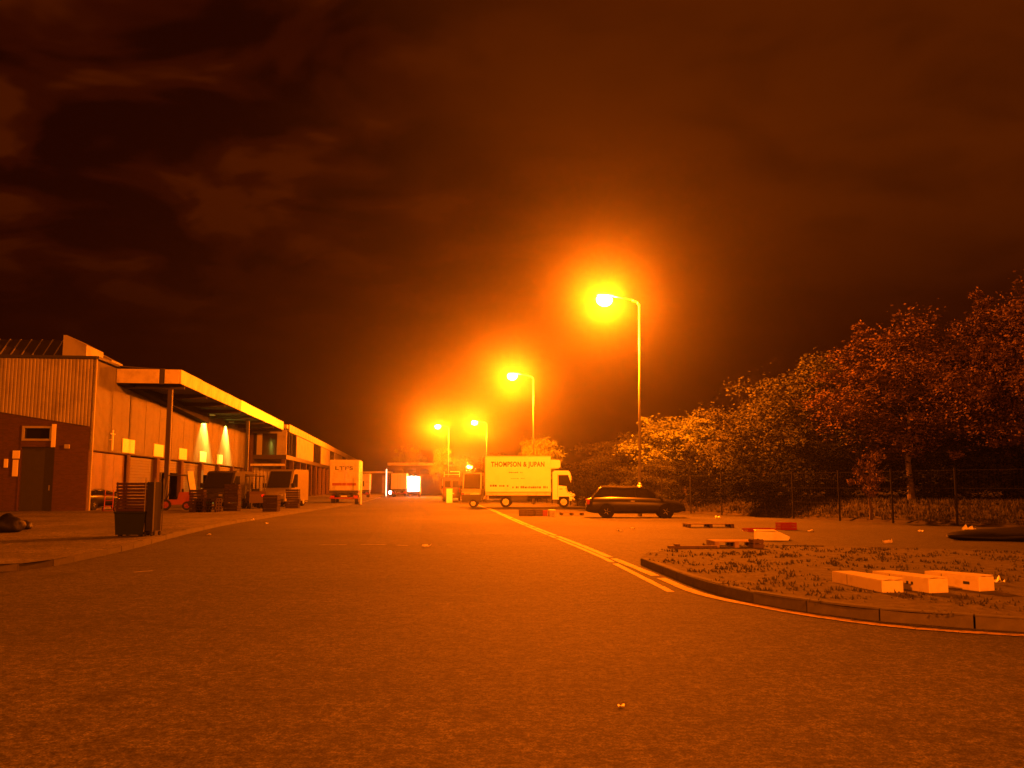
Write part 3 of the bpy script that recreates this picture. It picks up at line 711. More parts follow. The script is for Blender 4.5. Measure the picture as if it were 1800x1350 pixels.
# van with its back open and lit inside
c = AT(726.5, 860, 137)
VN = thing('van', 'van with its rear doors open and white light inside, right of the bright lorry', 'van', (c.x, 137, 0), math.pi/2+RA*.6)
m = MB(); m.box(0, 3.2, -1.02, -.95, .8, 3.1); m.box(0, 3.2, .95, 1.02, .8, 3.1); m.box(0, 3.2, -1.02, 1.02, 3.1, 3.17); m.box(0, 3.2, -1.02, 1.02, .72, .8); m.box(3.13, 3.2, -.95, .95, .8, 3.1)
m.build('cargo_box', WHITEP, VN)
MB().prism([(3.25, .5), (5.0, .5), (5.0, 1.2), (4.3, 1.4), (3.9, 2.4), (3.25, 2.4)], 'y', -1.0, 1.0).build('cab', WHITEP, VN)
box(0.1, 3.0, -.5, .5, 3.04, 3.09).build('light_panel', em('white_tube', (0.9, 0.95, 1.0), 60.0), VN)
box(3.05, 3.12, -.94, .94, .85, 3.05).build('glowing_bulkhead', em('glow_white', (1.0, 0.95, 0.85), 2.2), VN)  # not a lamp: the light on this panel is put in as its own glow
for x in (.8, 4.1):
    for s in (-1, 1): wheel(VN, x, s*.88, .36, .24, WHITED)
cbox(-.9, .0, -1.08, -1.02, .8, 3.05, .01).build('rear_door', WHITEP, VN)
cbox(-.08, .02, -1.0, 1.0, .42, .58, .02).build('bumper', DARKM, VN)
# upright white lights by the far lorry
c = AT(679, 860, 131)
lp = thing('light_post', 'slim post with an upright white light tube left of the bright lorry', 'light', (c.x, 131, 0))
cbox(-.09, .09, -.05, .05, 0, 4.2, .02).build('post', GALV, lp)
cbox(-.07, .07, -.10, -.055, .2, 4.1, .01).build('light_tube', em('tube_glow', (1.0, 0.80, 0.55), 3.0), lp)
c = AT(686, 863, 130.5)
fl = thing('floodlight', 'small white work light standing on the road by the far lorry', 'light', (c.x, 130.5, 0))
m = MB(); m.tube((-.2,0,0),(0,0,.5),.02); m.tube((.2,0,0),(0,0,.5),.02); m.tube((0,.25,0),(0,0,.5),.02); m.build('tripod', DARKM, fl)
cbox(-.22, .22, -.05, .08, .45, .95, .03).build('casing', DARKM, fl); cbox(-.18, .18, -.07, -.052, .49, .91, .01).build('lens', em('flood_glow', (0.85, 0.92, 1.0), 14.0), fl)

def van(name, label, loc, rz, W=1.9, L=4.9, H=2.4, paint=WHITED, rack=False, group=None):
    t = thing(name, label, 'van', loc, rz, group); h = W/2
    prof = [(0, .38), (L-.02, .38), (L, .95), (L-.45, 1.12), (L-1.15, 1.28), (L-1.75, H-.12), (L-2.0, H), (.12, H), (0, H-.15)]
    MB().prism(prof, 'y', -h, h).build('body', paint, t)
    m = MB(); m._add([(L-1.13, -h+.1, 1.30), (L-1.13, h-.1, 1.30), (L-1.72, h-.14, H-.16), (L-1.72, -h+.14, H-.16)], [(0,1,2,3)])
    m.v = [(a+.03, b, c_+.02) for a, b, c_ in m.v]; m.build('windscreen', GLASSD, t)
    for s in (-1, 1):
        a, b = (h+.002, h+.015) if s > 0 else (-h-.015, -h-.002)
        MB().prism([(L-1.3, 1.35), (L-2.5, 1.35), (L-2.5, H-.35), (L-1.85, H-.35)], 'y', a, b).build('window', GLASSD, t)
        MB().cb(L-1.35, L-1.2, s*(h+.14)-.12, s*(h+.14)+.1, 1.3, 1.62, .02).build('wing_mirror', BLACKR, t)
        MB().cb(L-.12, L-.0, s*(h-.25)-.16, s*(h-.25)+.16, .72, .90, .03).build('headlight', GALV, t)
        MB().cb(-.02, .03, s*(h-.12)-.07, s*(h-.12)+.07, .9, 1.4, .01).build('tail_light', REDLENS, t)
        MB().box(-.02, -.003, min(s*.02, s*(h-.1)), max(s*.02, s*(h-.1)), .55, H-.22).build('rear_door', paint, t)
        MB().cb(-.028, -.021, min(s*.12, s*(h-.22)), max(s*.12, s*(h-.22)), 1.45, H-.4, .003).build('window', GLASSD, t)
        for x in (.95, L-.9): wheel(t, x, s*(h-.13), .35, .24, WHITED)
    MB().cb(L-.04, L+.08, -h+.04, h-.04, .32, .56, .03).build('bumper', DARKM, t); MB().cb(-.1, .0, -h+.04, h-.04, .32, .52, .03).build('bumper', DARKM, t)
    MB().box(-.032, -.029, -.26, .26, .75, .86).build('number_plate', SIGN, t)
    if rack:
        r = MB()
        for k in range(4): r.tube((.6+k*.8, -h+.1, H+.3), (.6+k*.8, h-.1, H+.3), .03)
        for s in (-1, 1): r.tube((.5, s*(h-.12), H+.3), (3.1, s*(h-.12), H+.3), .03)
        for s in (-1, 1): r.tube((.6, s*(h-.12), H), (.6, s*(h-.12), H+.6), .05); 
        r.tube((.6, -h+.12, H+.6), (.6, h*.2, H+.6), .06); r.build('roof_rack', WHITEP, t)
    return t
c = AT(794, 860, 96)
van('van', 'dark van with a pale roof rack parked left of the pale van', (c.x, 96, 0), math.pi/2+.05, paint=pm('brown_van_paint', (.07, .045, .035), .4), H=2.55, rack=True, group='vans parked beyond the lorry')
c = AT(832, 860, 92)
van('van', 'pale van facing the street behind the left end of the lorry', (c.x, 92+4.9, 0), -math.pi/2-.05, paint=pm('brown_cream_paint', (.25, .22, .16), .5), H=3.0, W=1.95, group='vans parked beyond the lorry')
c = AT(488, 890, 61)
van('van', 'pale van parked nose out under the canopy beside dark machinery', (c.x+.05, 66, KH), -math.pi/2-.1, paint=pm('cream_van_paint', (.17, .155, .12), .5), H=2.6, W=1.8, group=None)
c = AT(383, 890, 60)
van('van', 'dark van standing under the canopy behind the red forklift', (c.x, 64.6, KH), -math.pi/2-.1, paint=pm('dark_van_paint', (.03, .028, .03), .35), H=2.45, W=2.0)
# low trailer with dark load left of the lorry
c = G(838, 888)
tr = thing('trailer', 'low dark trailer loaded with crates behind the white lorry', 'trailer', (c.x, 66.4, 0), math.radians(-2))
cbox(-.75, .72, -.8, .8, .42, .6, .02).build('deck', DARKM, tr); cbox(-.78, -.7, -.8, .8, .6, 1.05, .01).build('end_board', REDP, tr)
cbox(-.75, .72, -.83, -.78, .6, .95, .01).build('side_board', DARKM, tr); wheel(tr, .1, -.72, .3, .18, WHITED); wheel(tr, .1, .72, .3, .18, WHITED)
MB().tube((.72, 0, .5), (1.05, 0, .45), .04).build('tow_bar', DARKM, tr)
def solidbox(name, label, cat, loc, rz, L, D, H, mat, lidmat=None, group=None):
    t = thing(name, label, cat, loc, rz, group); cbox(-L/2, L/2, -D/2, D/2, 0, H-.05, .012).build('body', mat, t)
    cbox(-L/2-.012, L/2+.012, -D/2-.012, D/2+.012, H-.048, H, .01).build('lid', lidmat or mat, t); return t
solidbox('crate', 'small pale box on the trailer end beside the lorry', 'crate', (c.x+.15, 66.3, .602), .05, .62, .5, .38, WHITEP)
c2 = G(816, 877.5); solidbox('cabinet', 'upright pale cabinet standing behind the low trailer', 'cabinet', (c2.x, 84, 0), 0, .55, .5, 1.35, WHITEP)
c2 = AT(778, 870, 100); pz = thing('bollard', 'slim pale post beside the dark van with the roof rack', 'post', (c2.x, 100, 0)); MB().tube((0,0,0), (0,0,2.3), .05, .05).build('shaft', WHITED, pz); MB().tube((0,0,2.3), (0,0,2.4), .07, .05).build('cap', WHITED, pz)
c2 = AT(634.5, 870, 74.5); pz = thing('marker_post', 'tall thin white post at the right rear corner of the box lorry', 'post', (c2.x, 74.5, 0)); MB().tube((0,0,0), (0,0,2.75), .06, .05).build('shaft', WHITEP, pz); cbox(-.15, .15, -.15, .15, 0, .06, .01).build('foot', DARKM, pz)

# forklifts
def forklift(label, loc, rz, paint, sc=1.0):
    t = thing('forklift', label, 'forklift', loc, rz, 'forklift trucks under the canopy'); t.scale = (sc,)*3
    m = MB(); m.prism([(-1.1, .35), (.55, .30), (.60, .55), (.35, .62), (.30, .62), (-.25, .62), (-.35, 1.05), (-1.0, 1.08), (-1.15, .9)], 'y', -.52, .52); m.build('body', paint, t)
    cbox(-.55, -.05, -.25, .25, .64, .80, .04).build('seat', BLACKR, t); cbox(-.60, -.48, -.25, .25, .80, 1.25, .04).build('backrest', BLACKR, t)
    MB().tube((.35, 0, .62), (.15, 0, 1.15), .03).build('steering_column', BLACKR, t)
    g = MB()
    for s in (-1, 1): g.tube((-.95, s*.46, 1.05), (-.75, s*.46, 2.05), .035); g.tube((.5, s*.46, .55), (.3, s*.46, 2.05), .035); g.tube((-.78, s*.46, 2.05), (.32, s*.46, 2.05), .035)
    for k in range(6): g.tube((-.75+k*.2, -.46, 2.05), (-.75+k*.2, .46, 2.05), .02)
    g.build('overhead_guard', DARKM, t)
    a = MB()
    for s in (-1, 1): a.box(.68, .78, s*.32-.05, s*.32+.05, .05, 2.2)
    a.box(.68, .76, -.36, .36, 2.1, 2.18); a.box(.68, .76, -.36, .36, 1.1, 1.16); a.build('mast', DARKM, t)
    for s in (-1, 1): f_ = MB(); f_.box(.80, .85, s*.22-.06, s*.22+.06, .06, .6); f_.box(.85, 1.85, s*.22-.06, s*.22+.06, .06, .10); f_.build('fork', GALV, t)
    for s in (-1, 1): wheel(t, .38, s*.48, .32, .22, paint); wheel(t, -.8, s*.45, .26, .18, paint)
    cbox(-1.18, -1.12, -.40, -.22, .75, .88, .01).build('tail_light', REDLENS, t)
    return t
c = G(297, 897, KH); forklift('red forklift under the near end of the canopy by the dark column', (c.x, c.y+.5, KH), math.radians(200), pm('dull_red_paint', (.14, .012, .01), .5))
c = G(452, 893, KH); forklift('dark forklift standing left of the pale van under the canopy', (c.x-.1, c.y-.6, KH), math.radians(120), pm('dark_machine_paint', (.05, .03, .03), .5))
# leaning bright sheet
c = G(333, 893, KH); lb = thing('board', 'bright white sheet leaning by the dark van beneath the canopy lamp', 'board', (c.x, c.y+1.2, KH), .2)
m = MB(); m._add([(-.25,0,0),(.15,0,0),(-.28,.0,2.4),(-.62,.0,2.4),(-.25,.05,0),(.15,.05,0),(-.28,.05,2.4),(-.62,.05,2.4)], [(0,1,2,3),(4,7,6,5),(0,4,5,1),(1,5,6,2),(2,6,7,3),(3,7,4,0)]); m.build('sheet', WHITEP, lb)
cbox(-.3, .2, -.25, .25, 0, .12, .01).build('foot', DARKM, lb)
# tall pale panel between the piers
c = G(533, 884, KH); pb = thing('locker', 'tall pale locker standing between the piers of the market block', 'locker', (c.x, c.y, KH), RA)
cbox(-.32, .32, -.25, .25, 0.08, 2.5, .02).build('body', WHITEP, pb); cbox(-.30, .30, -.275, -.253, .5, 2.3, .01).build('door', WHITEP, pb); cbox(-.28, .28, -.2, .2, 0, .078, .01).build('plinth', DARKM, pb); cbox(.18,.22,-.3,-.277,1.2,1.4,.005).build('handle', DARKM, pb)
# wire cage fence between the canopy columns
cf = P0 + U*24 + NN*3.0; CF = thing('wire_fence', 'wire mesh screen between canopy columns in front of the dark van', 'fence', (cf.x, cf.y, KH), RA+math.pi/2)
for k in range(4): MB().tube((k*2.6, 0, 0), (k*2.6, 0, 2.6), .03).build('post', GALV, CF)
m = MB(); [m.tube((0, 0, z), (7.8, 0, z), .014, .014, 5) for z in (.1, .7, 1.3, 1.9, 2.55)]; m.build('rail', GALV, CF)
m = MB(); [m.tube((.15*k, 0, .1), (.15*k, 0, 2.55), .005, .005, 4) for k in range(52)]; tag(m.build('wire', GALV, CF), kind='stuff')

# ---------------------------------------------------------------- crates, pallets, boxes
def crate(name, label, loc, rz, L=.6, D=.4, H=.3, mat=WOOD, slats=3, group=None):
    t = thing(name, label, 'crate', loc, rz, group); hs = H/slats
    for k in range(slats):
        z0, z1 = k*hs+.012, (k+1)*hs-.012
        for s in (-1, 1):
            MB().box(-L/2, L/2, s*D/2-.006, s*D/2+.006, z0, z1).build('slat', mat, t)
            MB().box(s*L/2-.006, s*L/2+.006, -D/2+.008, D/2-.008, z0, z1).build('slat', mat, t)
    for a in (-1, 1):
        for b in (-1, 1): MB().box(a*(L/2-.025)-.015, a*(L/2-.025)+.015, b*(D/2-.024)-.014, b*(D/2-.024)+.014, 0, H).build('corner_post', mat, t)
    MB().box(-L/2+.01, L/2-.01, -D/2+.01, D/2-.01, .0, .012).build('base', mat, t); return t
def pallet(label, loc, rz, L=1.2, D=1.0, mat=WOOD, group='pallets lying on the parking area'):
    t = thing('pallet', label, 'pallet', loc, rz, group)
    tb = MB().box(-L/2, L/2, -.045, .045, .125, .145).mesh('board')
    for k in range(7): mk('board', tb, mat, t, (0, -D/2+.045+k*(D-.09)/6, random.uniform(-.003, .003)))
    bb = MB().box(-.05, .05, -D/2, D/2, .10, .123).mesh('stringer'); bl = MB().box(-.05, .05, -.07, .07, .02, .098).mesh('block'); ft = MB().box(-.05, .05, -D/2, D/2, 0, .018).mesh('bottom_board')
    for x in (-L/2+.05, 0, L/2-.05):
        mk('stringer', bb, mat, t, (x, 0, 0)); mk('bottom_board', ft, mat, t, (x, 0, 0))
        for y in (-D/2+.07, 0, D/2-.07): mk('block', bl, mat, t, (x, y, 0))
    return t
# row of crates in front of the lorry
for k, (px, lab, mt) in enumerate([(919, 'dark slatted crate at the left end of the row in front of the lorry', WOODD), (933, 'second dark slatted crate in the row in front of the lorry', WOODD), (947, 'third dark slatted crate in the row in front of the lorry', WOODD)]):
    p = G(px, 907); crate('crate', lab, (p.x, p.y+.2, 0), random.uniform(-.1, .1), .38, .5, .32, mt, 3, 'crates set out in front of the lorry')
p = G(957.5, 907); crate('crate', 'red brown narrow crate next to the pale box before the lorry', (p.x, p.y+.2, 0), .06, .26, .4, .30, REDP, 2, 'crates set out in front of the lorry')
p = G(970, 908); solidbox('box', 'small pale box ending the row of crates before the lorry', 'box', (p.x, p.y+.2, 0), .1, .3, .4, .34, WHITEP)
p = G(1006, 906); pallet('dark pallet lying between the crates and the dark car', (p.x, p.y+.5, 0), .05, mat=WOODD)
p = G(1250, 928); pallet('dark pallet lying flat near the fence foot behind the verge', (p.x, p.y+.5, 0), .02, L=1.7, mat=WOODD)
p = G(1298, 974); pallet('wooden pallet lying on the far edge of the verge', (p.x, p.y+.55, KH-.01), .03, L=1.0, D=.8)
p = G(1335, 975); crate('crate', 'dark wooden crate at the right end of the pallet on the verge edge', (p.x, p.y+.25, KH-.01), .1, .24, .3, .2, WOODD, 2)
p = G(1222, 976); pl2 = thing('plank', 'dark plank lying along the far edge of the verge', 'plank', (p.x, p.y+.3, KH-.01), .05); cbox(-.55, .55, -.08, .08, 0, .06, .01).build('timber', WOODD, pl2); cbox(-.4, -.3, -.12, .12, .062, .1, .01).build('batten', WOODD, pl2)
# pale polystyrene box and red crates beyond the verge
p = G(1361, 950); pb_ = thing('box', 'cream polystyrene box with a sloping lid lying beyond the verge', 'box', (p.x, p.y+.25, 0), -.12)
MB().prism([(-.45, .0), (.42, 0), (.47, .10), (.20, .23), (-.45, .25)], 'y', -.25, .25).build('body', WHITEP, pb_)
cbox(-.46, .1, -.26, .26, .252, .285, .01).build('lid', WHITEP, pb_)
p = G(1386, 932); crate('crate', 'red plastic crate behind the cream polystyrene box', (p.x, p.y+.25, 0), .2, .6, .4, .26, REDP, 3)
p = G(1338, 935); rc = thing('tray', 'flat red tray lying left of the red crate', 'tray', (p.x, p.y+.25, 0), .1); cbox(-.5, .5, -.25, .25, 0, .03, .01).build('base', REDP, rc)
for a, b, c_, d in ((-.5, .5, -.25, -.23), (-.5, .5, .23, .25), (-.5, -.48, -.228, .228), (.48, .5, -.228, .228)): box(a, b, c_, d, .032, .11).build('rim', REDP, rc)
# three cartons on the verge
def carton(label, far, near, D, H, hole=True, mark=None):
    a = G(*far, KH-.01); b = G(*near, KH-.01); L = (b-a).length
    t = thing('carton', label, 'carton', (a.x, a.y, KH-.01), math.atan2(b.y-a.y, b.x-a.x), 'cartons lying on the verge')
    # local x runs from the far end to the near end; the viewed long side is at y = 0
    cbox(0, L, 0, D, 0, H, .006).build('box_body', CARD, t)
    for s in (0, 1):
        y0, y1 = (0.004, D/2-.004) if s == 0 else (D/2+.004, D-.004); u = random.uniform(.01, .035)
        m = MB(); m._add([(0, y0, H+.002), (L, y0, H+.002), (L, y1, H+u), (0, y1, H+.002), (0, y0, H+.007), (L, y0, H+.007), (L, y1, H+u+.005), (0, y1, H+.007)], [(0,3,2,1),(4,5,6,7),(0,1,5,4),(1,2,6,5),(2,3,7,6),(3,0,4,7)]); m.build('flap', CARD, t)
    if hole: MB().cb(L*.72, L*.72+.10, -.004, .002, H*.42, H*.62, .002).build('hand_hole', INK, t)
    if mark == 'pair':
        for q in (0, .09): MB().box(L*.62+q, L*.62+q+.04, -.003, -.001, H*.45, H*.66).build('printed_mark', INK, t)
    if mark == 'slip': MB().box(.06, .34, -.004, -.001, H*.06, H*.5).build('printed_panel', BROWND, t)
    MB().box(L*.32, L*.32+.01, -.003, -.001, 0.01, H*.98).build('seam', INK, t)
    for k in range(2): MB().box(L+.001, L+.003, .02+k*(D/2-.01), D/2-.02+k*(D/2-.01), .02, H-.03).build('end_flap', CARD, t)
    return t
carton('long pale carton at the left end of the three on the verge', (1463, 1023), (1551, 1042), .30, .15, False)
carton('middle pale carton of the three on the verge, with a short printed mark', (1534, 1027), (1634, 1043), .30, .18, False, 'pair')
carton('right end pale carton of the three on the verge, with a dark panel', (1626, 1028), (1722, 1040), .28, .185, True, 'slip')
p = G(1755, 1028, KH); 
def paper(label, px, py, s, z=0.0, rz=0.0, mat=WHITEP):
    p = G(px, py, z); rr = random.Random(int(px*7+py)); m = MB(); n = 4; vs = []
    for i in range(n+1):
        for j in range(n+1): vs.append(((i/n-.5)*s*1.3+rr.uniform(-.1,.1)*s, (j/n-.5)*s+rr.uniform(-.1,.1)*s, abs(rr.gauss(0, .28))*s+.004))
    m._add(vs, [(i*(n+1)+j, (i+1)*(n+1)+j, (i+1)*(n+1)+j+1, i*(n+1)+j+1) for i in range(n) for j in range(n)])
    o = m.build('paper_scrap', mat, None, (p.x, p.y, z), rz); tag(o, label, 'litter', 'litter lying about'); return o
paper('crumpled pale paper right of the three cartons on the verge', 1754, 1026, .13, KH)
paper('lone white scrap on the road in the foreground', 1092, 1243, .035)
paper('white scrap on the tarmac left of the verge, left of a pair', 1090, 934, .14)
paper('white scrap on the tarmac left of the verge, right of a pair', 1112, 930, .12)
paper('pale scrap beside the worn road marking in the street', 750, 961, .16)
paper('pale scrap at the fence foot beyond the dark pallet', 1262, 911, .2)
paper('pale scrap lying behind the red crate', 1425, 935, .14)
paper('pale crumpled paper at the fence foot near the right edge', 1704, 934, .32)
paper('small scrap on the kerb edge left of the street', 468, 921, .12)
paper('small scrap on the pavement below the market canopy', 444, 915, .12, KH)
paper('scrap of paper on the tarmac beyond the verge, right part', 1618, 935, .12)
paper('scrap of paper on the road close to the left kerb', 367, 941, .1)
paper('pale paper scrap under the rear of the dark car', 1070, 908, .22)
paper('flattened carton piece on the tarmac beyond the verge', 1560, 955, .16, mat=CARD)
# dark crates and pallets stacked among the vehicles under the canopy
dkb = pm('crate_black_brown', (.03, .02, .014), .9, spec=.1)
for (px, py, n, where) in ((347, 899, 4, 'left of the dark van'), (408, 898, 5, 'right of the dark van by the mesh'), (477, 899, 3, 'before the pale van'), (515, 893, 4, 'right of the pale van')):
    q = G(px, py, KH)
    for k in range(n):
        crate('crate', '%s of the dark crates stacked %s' % ((['lowest', 'second', 'third', 'fourth', 'topmost'] if n == 5 else ['lowest', 'second', 'third', 'topmost'] if n == 4 else ['lowest', 'middle', 'topmost'])[k], where), (q.x+random.uniform(-.04, .04), q.y, KH+k*.305), random.uniform(-.1, .1), .8, .6, .3, dkb, 2, 'dark crates stacked under the canopy')
q = G(365, 900, KH)
for k in range(5):
    t_ = pallet('%s dark pallet in the pile in front of the dark van' % ['lowest', 'second', 'middle', 'fourth', 'topmost'][k], (q.x, q.y, KH+k*.15), random.uniform(-.06, .06), mat=dkb, group='pallets piled under the canopy')
# utility stack on the left pavement
p = G(225, 943, KH)
bn = thing('bin', 'dark green plastic bin on the left pavement under a stack of brown crates', 'bin', (p.x, p.y+.4, KH), 0)
MB().prism([(-.38, .04), (.38, .04), (.43, .62), (-.43, .62)], 'y', -.35, .35).build('body', GREENP, bn); cbox(-.45, .45, -.38, .38, .622, .68, .015).build('rim', GREENP, bn)
for a in (-1, 1):
    for b in (-1, 1): MB().cb(a*.28-.05, a*.28+.05, b*.25-.05, b*.25+.05, 0, .038, .01).build('foot', BLACKR, bn)
for k in range(3):
    crate('crate', ['brown slatted crate directly on the green bin, lowest of the stack', 'brown slatted crate in the middle of the stack on the green bin', 'brown slatted crate topmost of the stack on the green bin'][k], (p.x+[0,.01,-.01][k], p.y+.4, KH+.682+k*.27), [.0,.03,-.03][k], .84, .6, .265, pm('crate_brown', (.032, .018, .012), .9, spec=.1), 3, 'brown crates stacked on the green bin')
p = G(258, 943, KH)
rcg = thing('roll_cage', 'dark upright folded cage trolley with pale rails right of the green bin', 'trolley', (p.x, p.y+.4, KH), 0)
cbox(-.09, .09, -.3, .3, .14, 1.5, .01).build('panel', BLACKR, rcg)
for x in (-.125, .125): MB().tube((x, -.32, .12), (x, -.32, 1.62 if x < 0 else 1.5), .016).build('rail', CLADS, rcg); MB().tube((x, .32, .12), (x, .32, 1.6), .016).build('rail', CLADS, rcg)
for x in (-.08, .08):
    for y in (-.28, .28): MB().tube((x-.02, y, .06), (x+.02, y, .06), .06).build('wheel', BLACKR, rcg)
# red hand truck near the black car
p = G(190, 899, KH); ht = thing('hand_truck', 'red sack barrow standing right of the black car', 'hand truck', (p.x, p.y, KH), .2)
m = MB()
for s in (-1, 1): m.tube((s*.22, 0, .1), (s*.22, .1, 1.2), .025)
for z in (.3, .6, .9): m.tube((-.22, .03, z), (.22, .03, z), .02)
m.build('frame', REDP, ht); cbox(-.26, .26, -.25, 0, .03, .05, .005).build('toe_plate', REDP, ht)
for s in (-1, 1): wheel(ht, s*.3, .08, .13, .06, REDP).rotation_euler = (0, 0, math.pi/2)
def bag(label, loc, s, sq=1.0, mat=BAG, cat='bag', name='rubbish_bag'):
    bm = bmesh.new(); bmesh.ops.create_icosphere(bm, subdivisions=3, radius=1.0)
    for v in bm.verts:
        n = mnoise.noise(v.co*1.7+Vector((s*9, 0, 0)))*.22 + mnoise.noise(v.co*4.5)*.08
        v.co *= 1+n; v.co.z = max(v.co.z, -.55)*.75+.41; 
        if v.co.z > .9: v.co.x *= .7; v.co.y *= .7
        v.co.x *= sq; v.co *= s
    me = bpy.data.meshes.new(name); bm.to_mesh(me); bm.free()
    o = mk(name, me, mat, None, loc, 0, True); tag(o, label, cat); return o
p = G(2, 936, KH); bag('black rubbish bag at the left edge of the pavement, the bigger one', (p.x, p.y+.3, KH), .46, 1.0)['group'] = 'rubbish bags'
p = G(22, 932, KH); bag('small black rubbish bag right beside the bigger one on the pavement', (p.x, p.y+.6, KH), .26, 1.0)['group'] = 'rubbish bags'
p = G(1790, 950); tp = bag('flattened dark heap standing in for a shadow on the tarmac near the right edge', (p.x+.4, p.y+.5, 0), 1.25, 1.5, BAG, 'shade_heap', 'shade_heap'); tp.scale = (1.15, .9, .24)  # low dark heap stands in for a patch of shade on the tarmac
p = G(1680, 945); 

# ---------------------------------------------------------------- fence on the right
FN = thing('fence', 'dark wire fence with thin posts in front of the trees', 'fence', (0, 0, 0))
fl_ = resample(FL, 2.9); postm = MB().tube((0,0,0), (0,0,2.25), .045, .045, 8).mesh('post')
for a in fl_: mk('post', postm, FENC, FN, (a.x, a.y, 0))
m = MB()
for a, b in zip(fl_, fl_[1:]):
    for z in (.15, .8, 1.45, 2.15): m.tube((a.x, a.y, z), (b.x, b.y, z), .008, .008, 4, False)
m.build('rail_wire', FENC, FN)
m = MB()
for a, b in zip(fl_[:22], fl_[1:23]):
    for k in range(1, 20):
        p = a.lerp(b, k/20); m.tube((p.x, p.y, .15), (p.x, p.y, 2.15), .004, .004, 3, False)
tag(m.build('mesh_wire', FENC, FN), kind='stuff')

# ---------------------------------------------------------------- trees
def crown_mesh(seed, n_clump, leaves, rx, rz_, leaf=.2, mat=None):
    rr = random.Random(seed); V = []; Fc = []
    for c in range(n_clump):
        while True:
            p = Vector((rr.uniform(-1,1), rr.uniform(-1,1), rr.uniform(-1,1)))
            if .25 < p.length < 1: break
        edge = 1 + .5*mnoise.noise(p.normalized()*2.4+Vector((seed, 0, 0)))
        p = Vector((p.x*rx*edge, p.y*rx*edge, p.z*rz_*edge)); cr = rr.choice((.18, .3, .42, .6, .8))*rr.uniform(.8, 1.2)*rx/2.6
        for k in range(leaves):
            d = Vector((rr.gauss(0,1), rr.gauss(0,1), rr.gauss(0,.7))); d = Vector((d.x*1.25, d.y*1.25, d.z)).normalized()*cr*rr.random()**.55*rr.choice((1, 1, 1, 1.5))
            q = p + d; s = leaf*rr.uniform(.4, 1.5)
            a = Vector((rr.gauss(0,1), rr.gauss(0,1), rr.gauss(0,.6))).normalized(); b = a.orthogonal().normalized()
            b = (Matrix.Rotation(rr.uniform(0, 6.28), 3, a) @ b); o = len(V)
            V += [tuple(q - a*s*.5), tuple(q + b*s*.28), tuple(q + a*s*.6), tuple(q - b*s*.28)]; Fc.append((o, o+1, o+2, o+3))
    me = bpy.data.meshes.new('crown'); me.from_pydata(V, [], Fc); me.materials.append(mat); return me
def trunk_mesh(seed, h, r, spread):
    rr = random.Random(seed); m = MB(); pts = [Vector((0,0,-.1))]; rs = [r*1.25]
    for k in range(1, 7): pts.append(Vector((rr.uniform(-.12,.12)*k*.4, rr.uniform(-.12,.12)*k*.4, h*k/6))); rs.append(r*(1-.13*k))
    m.path(pts, rs, 9)
    for k in range(11):
        i = rr.randint(2, 5); a = rr.uniform(0, 6.28); b = pts[i]; L_ = spread*rr.uniform(.5, .95)
        e1 = b + Vector((math.cos(a)*L_*.5, math.sin(a)*L_*.5, L_*.32)); e2 = e1 + Vector((math.cos(a+.4)*L_*.5, math.sin(a+.4)*L_*.5, L_*.45))
        m.path([b, e1, e2], [rs[i]*.5, rs[i]*.28, rs[i]*.1], 6)
    return m.mesh('trunk')
# unit crowns: radius 2.6 m wide, 2.6 tall half-height
CR = [crown_mesh(3, 170, 360, 2.6, 2.5, .095, LEAF[0]), crown_mesh(5, 170, 380, 2.6, 2.7, .095, LEAF[1]), crown_mesh(8, 120, 200, 2.6, 2.1, .14, LEAF[2]), crown_mesh(13, 110, 200, 2.6, 2.0, .13, LEAF[3]), crown_mesh(21, 24, 70, 2.0, 2.2, .26, LEAF[1])]
TK = [trunk_mesh(1, 5.0, .17, 2.0), trunk_mesh(2, 4.6, .14, 2.2)]
def tree(label, px, ytop, d, wpx, kind, tk=0, low=.22, group='trees behind the fence', name='tree', ground=.7):
    p = AT(px, 856, d); top = AT(px, ytop, d).z; s = d/1569.0
    t = thing(name, label, 'tree' if name == 'tree' else 'bush', (p.x, p.y, ground-.1), random.uniform(0, 6), group)
    H = top-ground; zb_ = H*low; half = (H-zb_)/2
    c_ = mk('crown', CR[kind], None, t, (0, 0, zb_+half)); c_.scale = (wpx*s/5.4, wpx*s/5.4, half/2.6)
    k_ = mk('trunk', TK[tk], BARK, t, (0,0,0)); k_.scale = (H/7.0, H/7.0, H*.8/5.0)
    return t
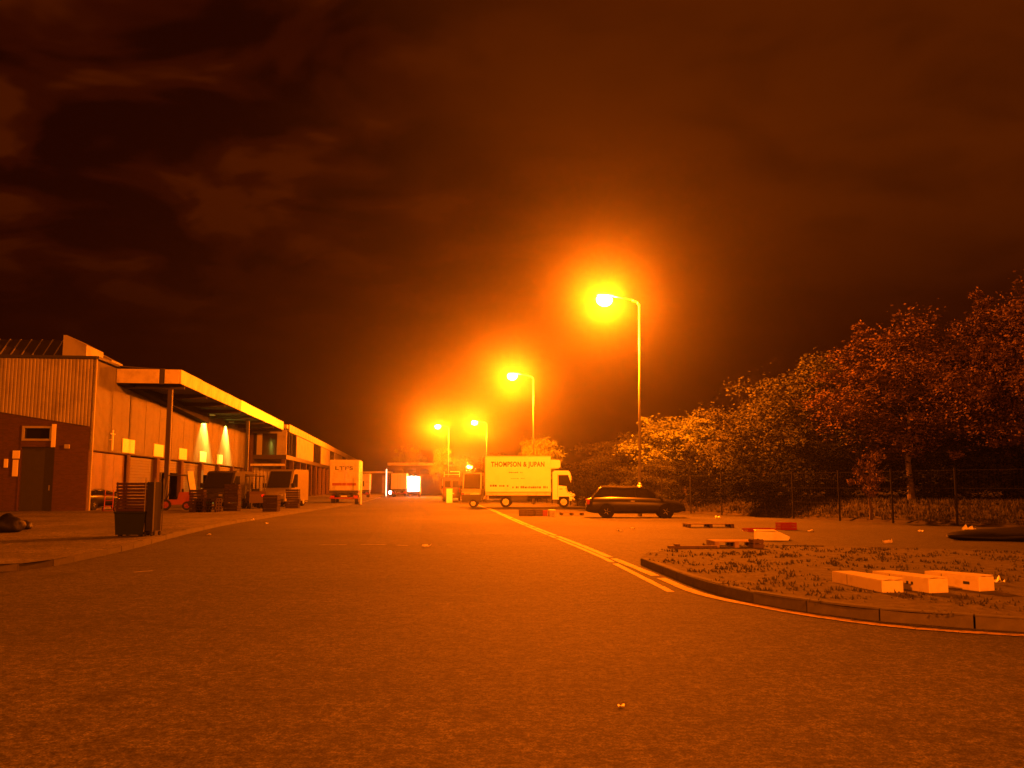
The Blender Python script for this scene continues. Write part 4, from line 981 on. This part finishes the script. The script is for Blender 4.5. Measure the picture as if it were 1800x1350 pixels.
T = [
 ('tall brownish tree cut by the right edge of the photo, tallest in the row', 1815, 524, 37, 300, 1, 0, .30),
 ('tall broad tree second from the right edge behind the fence', 1600, 578, 42, 330, 1, 1, .30),
 ('broad tree between the tall pair and the round lit trees', 1455, 640, 47, 290, 0, 0, .20),
 ('medium tree with dense crown above the fence, right of the lit tree', 1345, 700, 51, 230, 0, 1, .12),
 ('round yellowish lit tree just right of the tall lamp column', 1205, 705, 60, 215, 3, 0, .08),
 ('lower round tree behind the dark car left of the lamp column', 1105, 768, 64, 170, 0, 1, .08),
 ('dark low tree right behind the cab of the white lorry', 1035, 806, 72, 130, 2, 0, .05),
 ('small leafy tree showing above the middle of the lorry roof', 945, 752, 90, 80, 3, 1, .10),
 ('low tree behind the left end of the lorry roof', 880, 800, 108, 120, 0, 0, .05),
 ('far tree left of the lorry behind the parked vans', 820, 806, 150, 90, 0, 1, .05),
 ('bright little tree beneath the leftmost street lamp', 776, 772, 158, 40, 3, 0, .05),
 ('far glowing tree above the roof of the far warehouse', 722, 772, 215, 60, 3, 1, .05),
 ('tall tree outside the right edge with branches reaching in', 2010, 480, 32, 330, 1, 1, .3),
]
for a in T: tree(*a)
B = [
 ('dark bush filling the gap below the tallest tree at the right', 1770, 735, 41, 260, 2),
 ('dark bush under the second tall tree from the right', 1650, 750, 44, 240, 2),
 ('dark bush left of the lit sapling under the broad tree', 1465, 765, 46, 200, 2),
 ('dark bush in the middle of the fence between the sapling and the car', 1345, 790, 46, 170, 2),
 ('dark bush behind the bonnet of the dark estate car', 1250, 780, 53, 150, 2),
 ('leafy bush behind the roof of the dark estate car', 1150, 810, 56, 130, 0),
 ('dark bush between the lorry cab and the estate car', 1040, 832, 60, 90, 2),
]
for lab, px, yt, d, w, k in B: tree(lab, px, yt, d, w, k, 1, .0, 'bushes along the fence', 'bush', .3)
tree('small lit sapling with sparse leaves close behind the fence', 1528, 775, 37, 85, 4, 1, .1, 'trees behind the fence', 'tree', .3)

# ---------------------------------------------------------------- haze that carries the lamp glow
hz = MB().box(-260, 240, -60, 420, -1.0, 19.0).build('haze', None)
mh = bpy.data.materials.new('haze'); mh.use_nodes = True; nt = mh.node_tree; nt.nodes.clear()
o_ = nt.nodes.new('ShaderNodeOutputMaterial'); pv = nt.nodes.new('ShaderNodeVolumePrincipled'); nt.links.new(pv.outputs[0], o_.inputs['Volume'])
pv.inputs['Density'].default_value = HAZE_D; pv.inputs['Color'].default_value = (0.9, 0.9, 0.9, 1); pv.inputs['Anisotropy'].default_value = 0.95
mh.cycles.volume_sampling = 'EQUIANGULAR'
hz.data.materials.clear(); hz.data.materials.append(mh); tag(hz, kind='stuff')
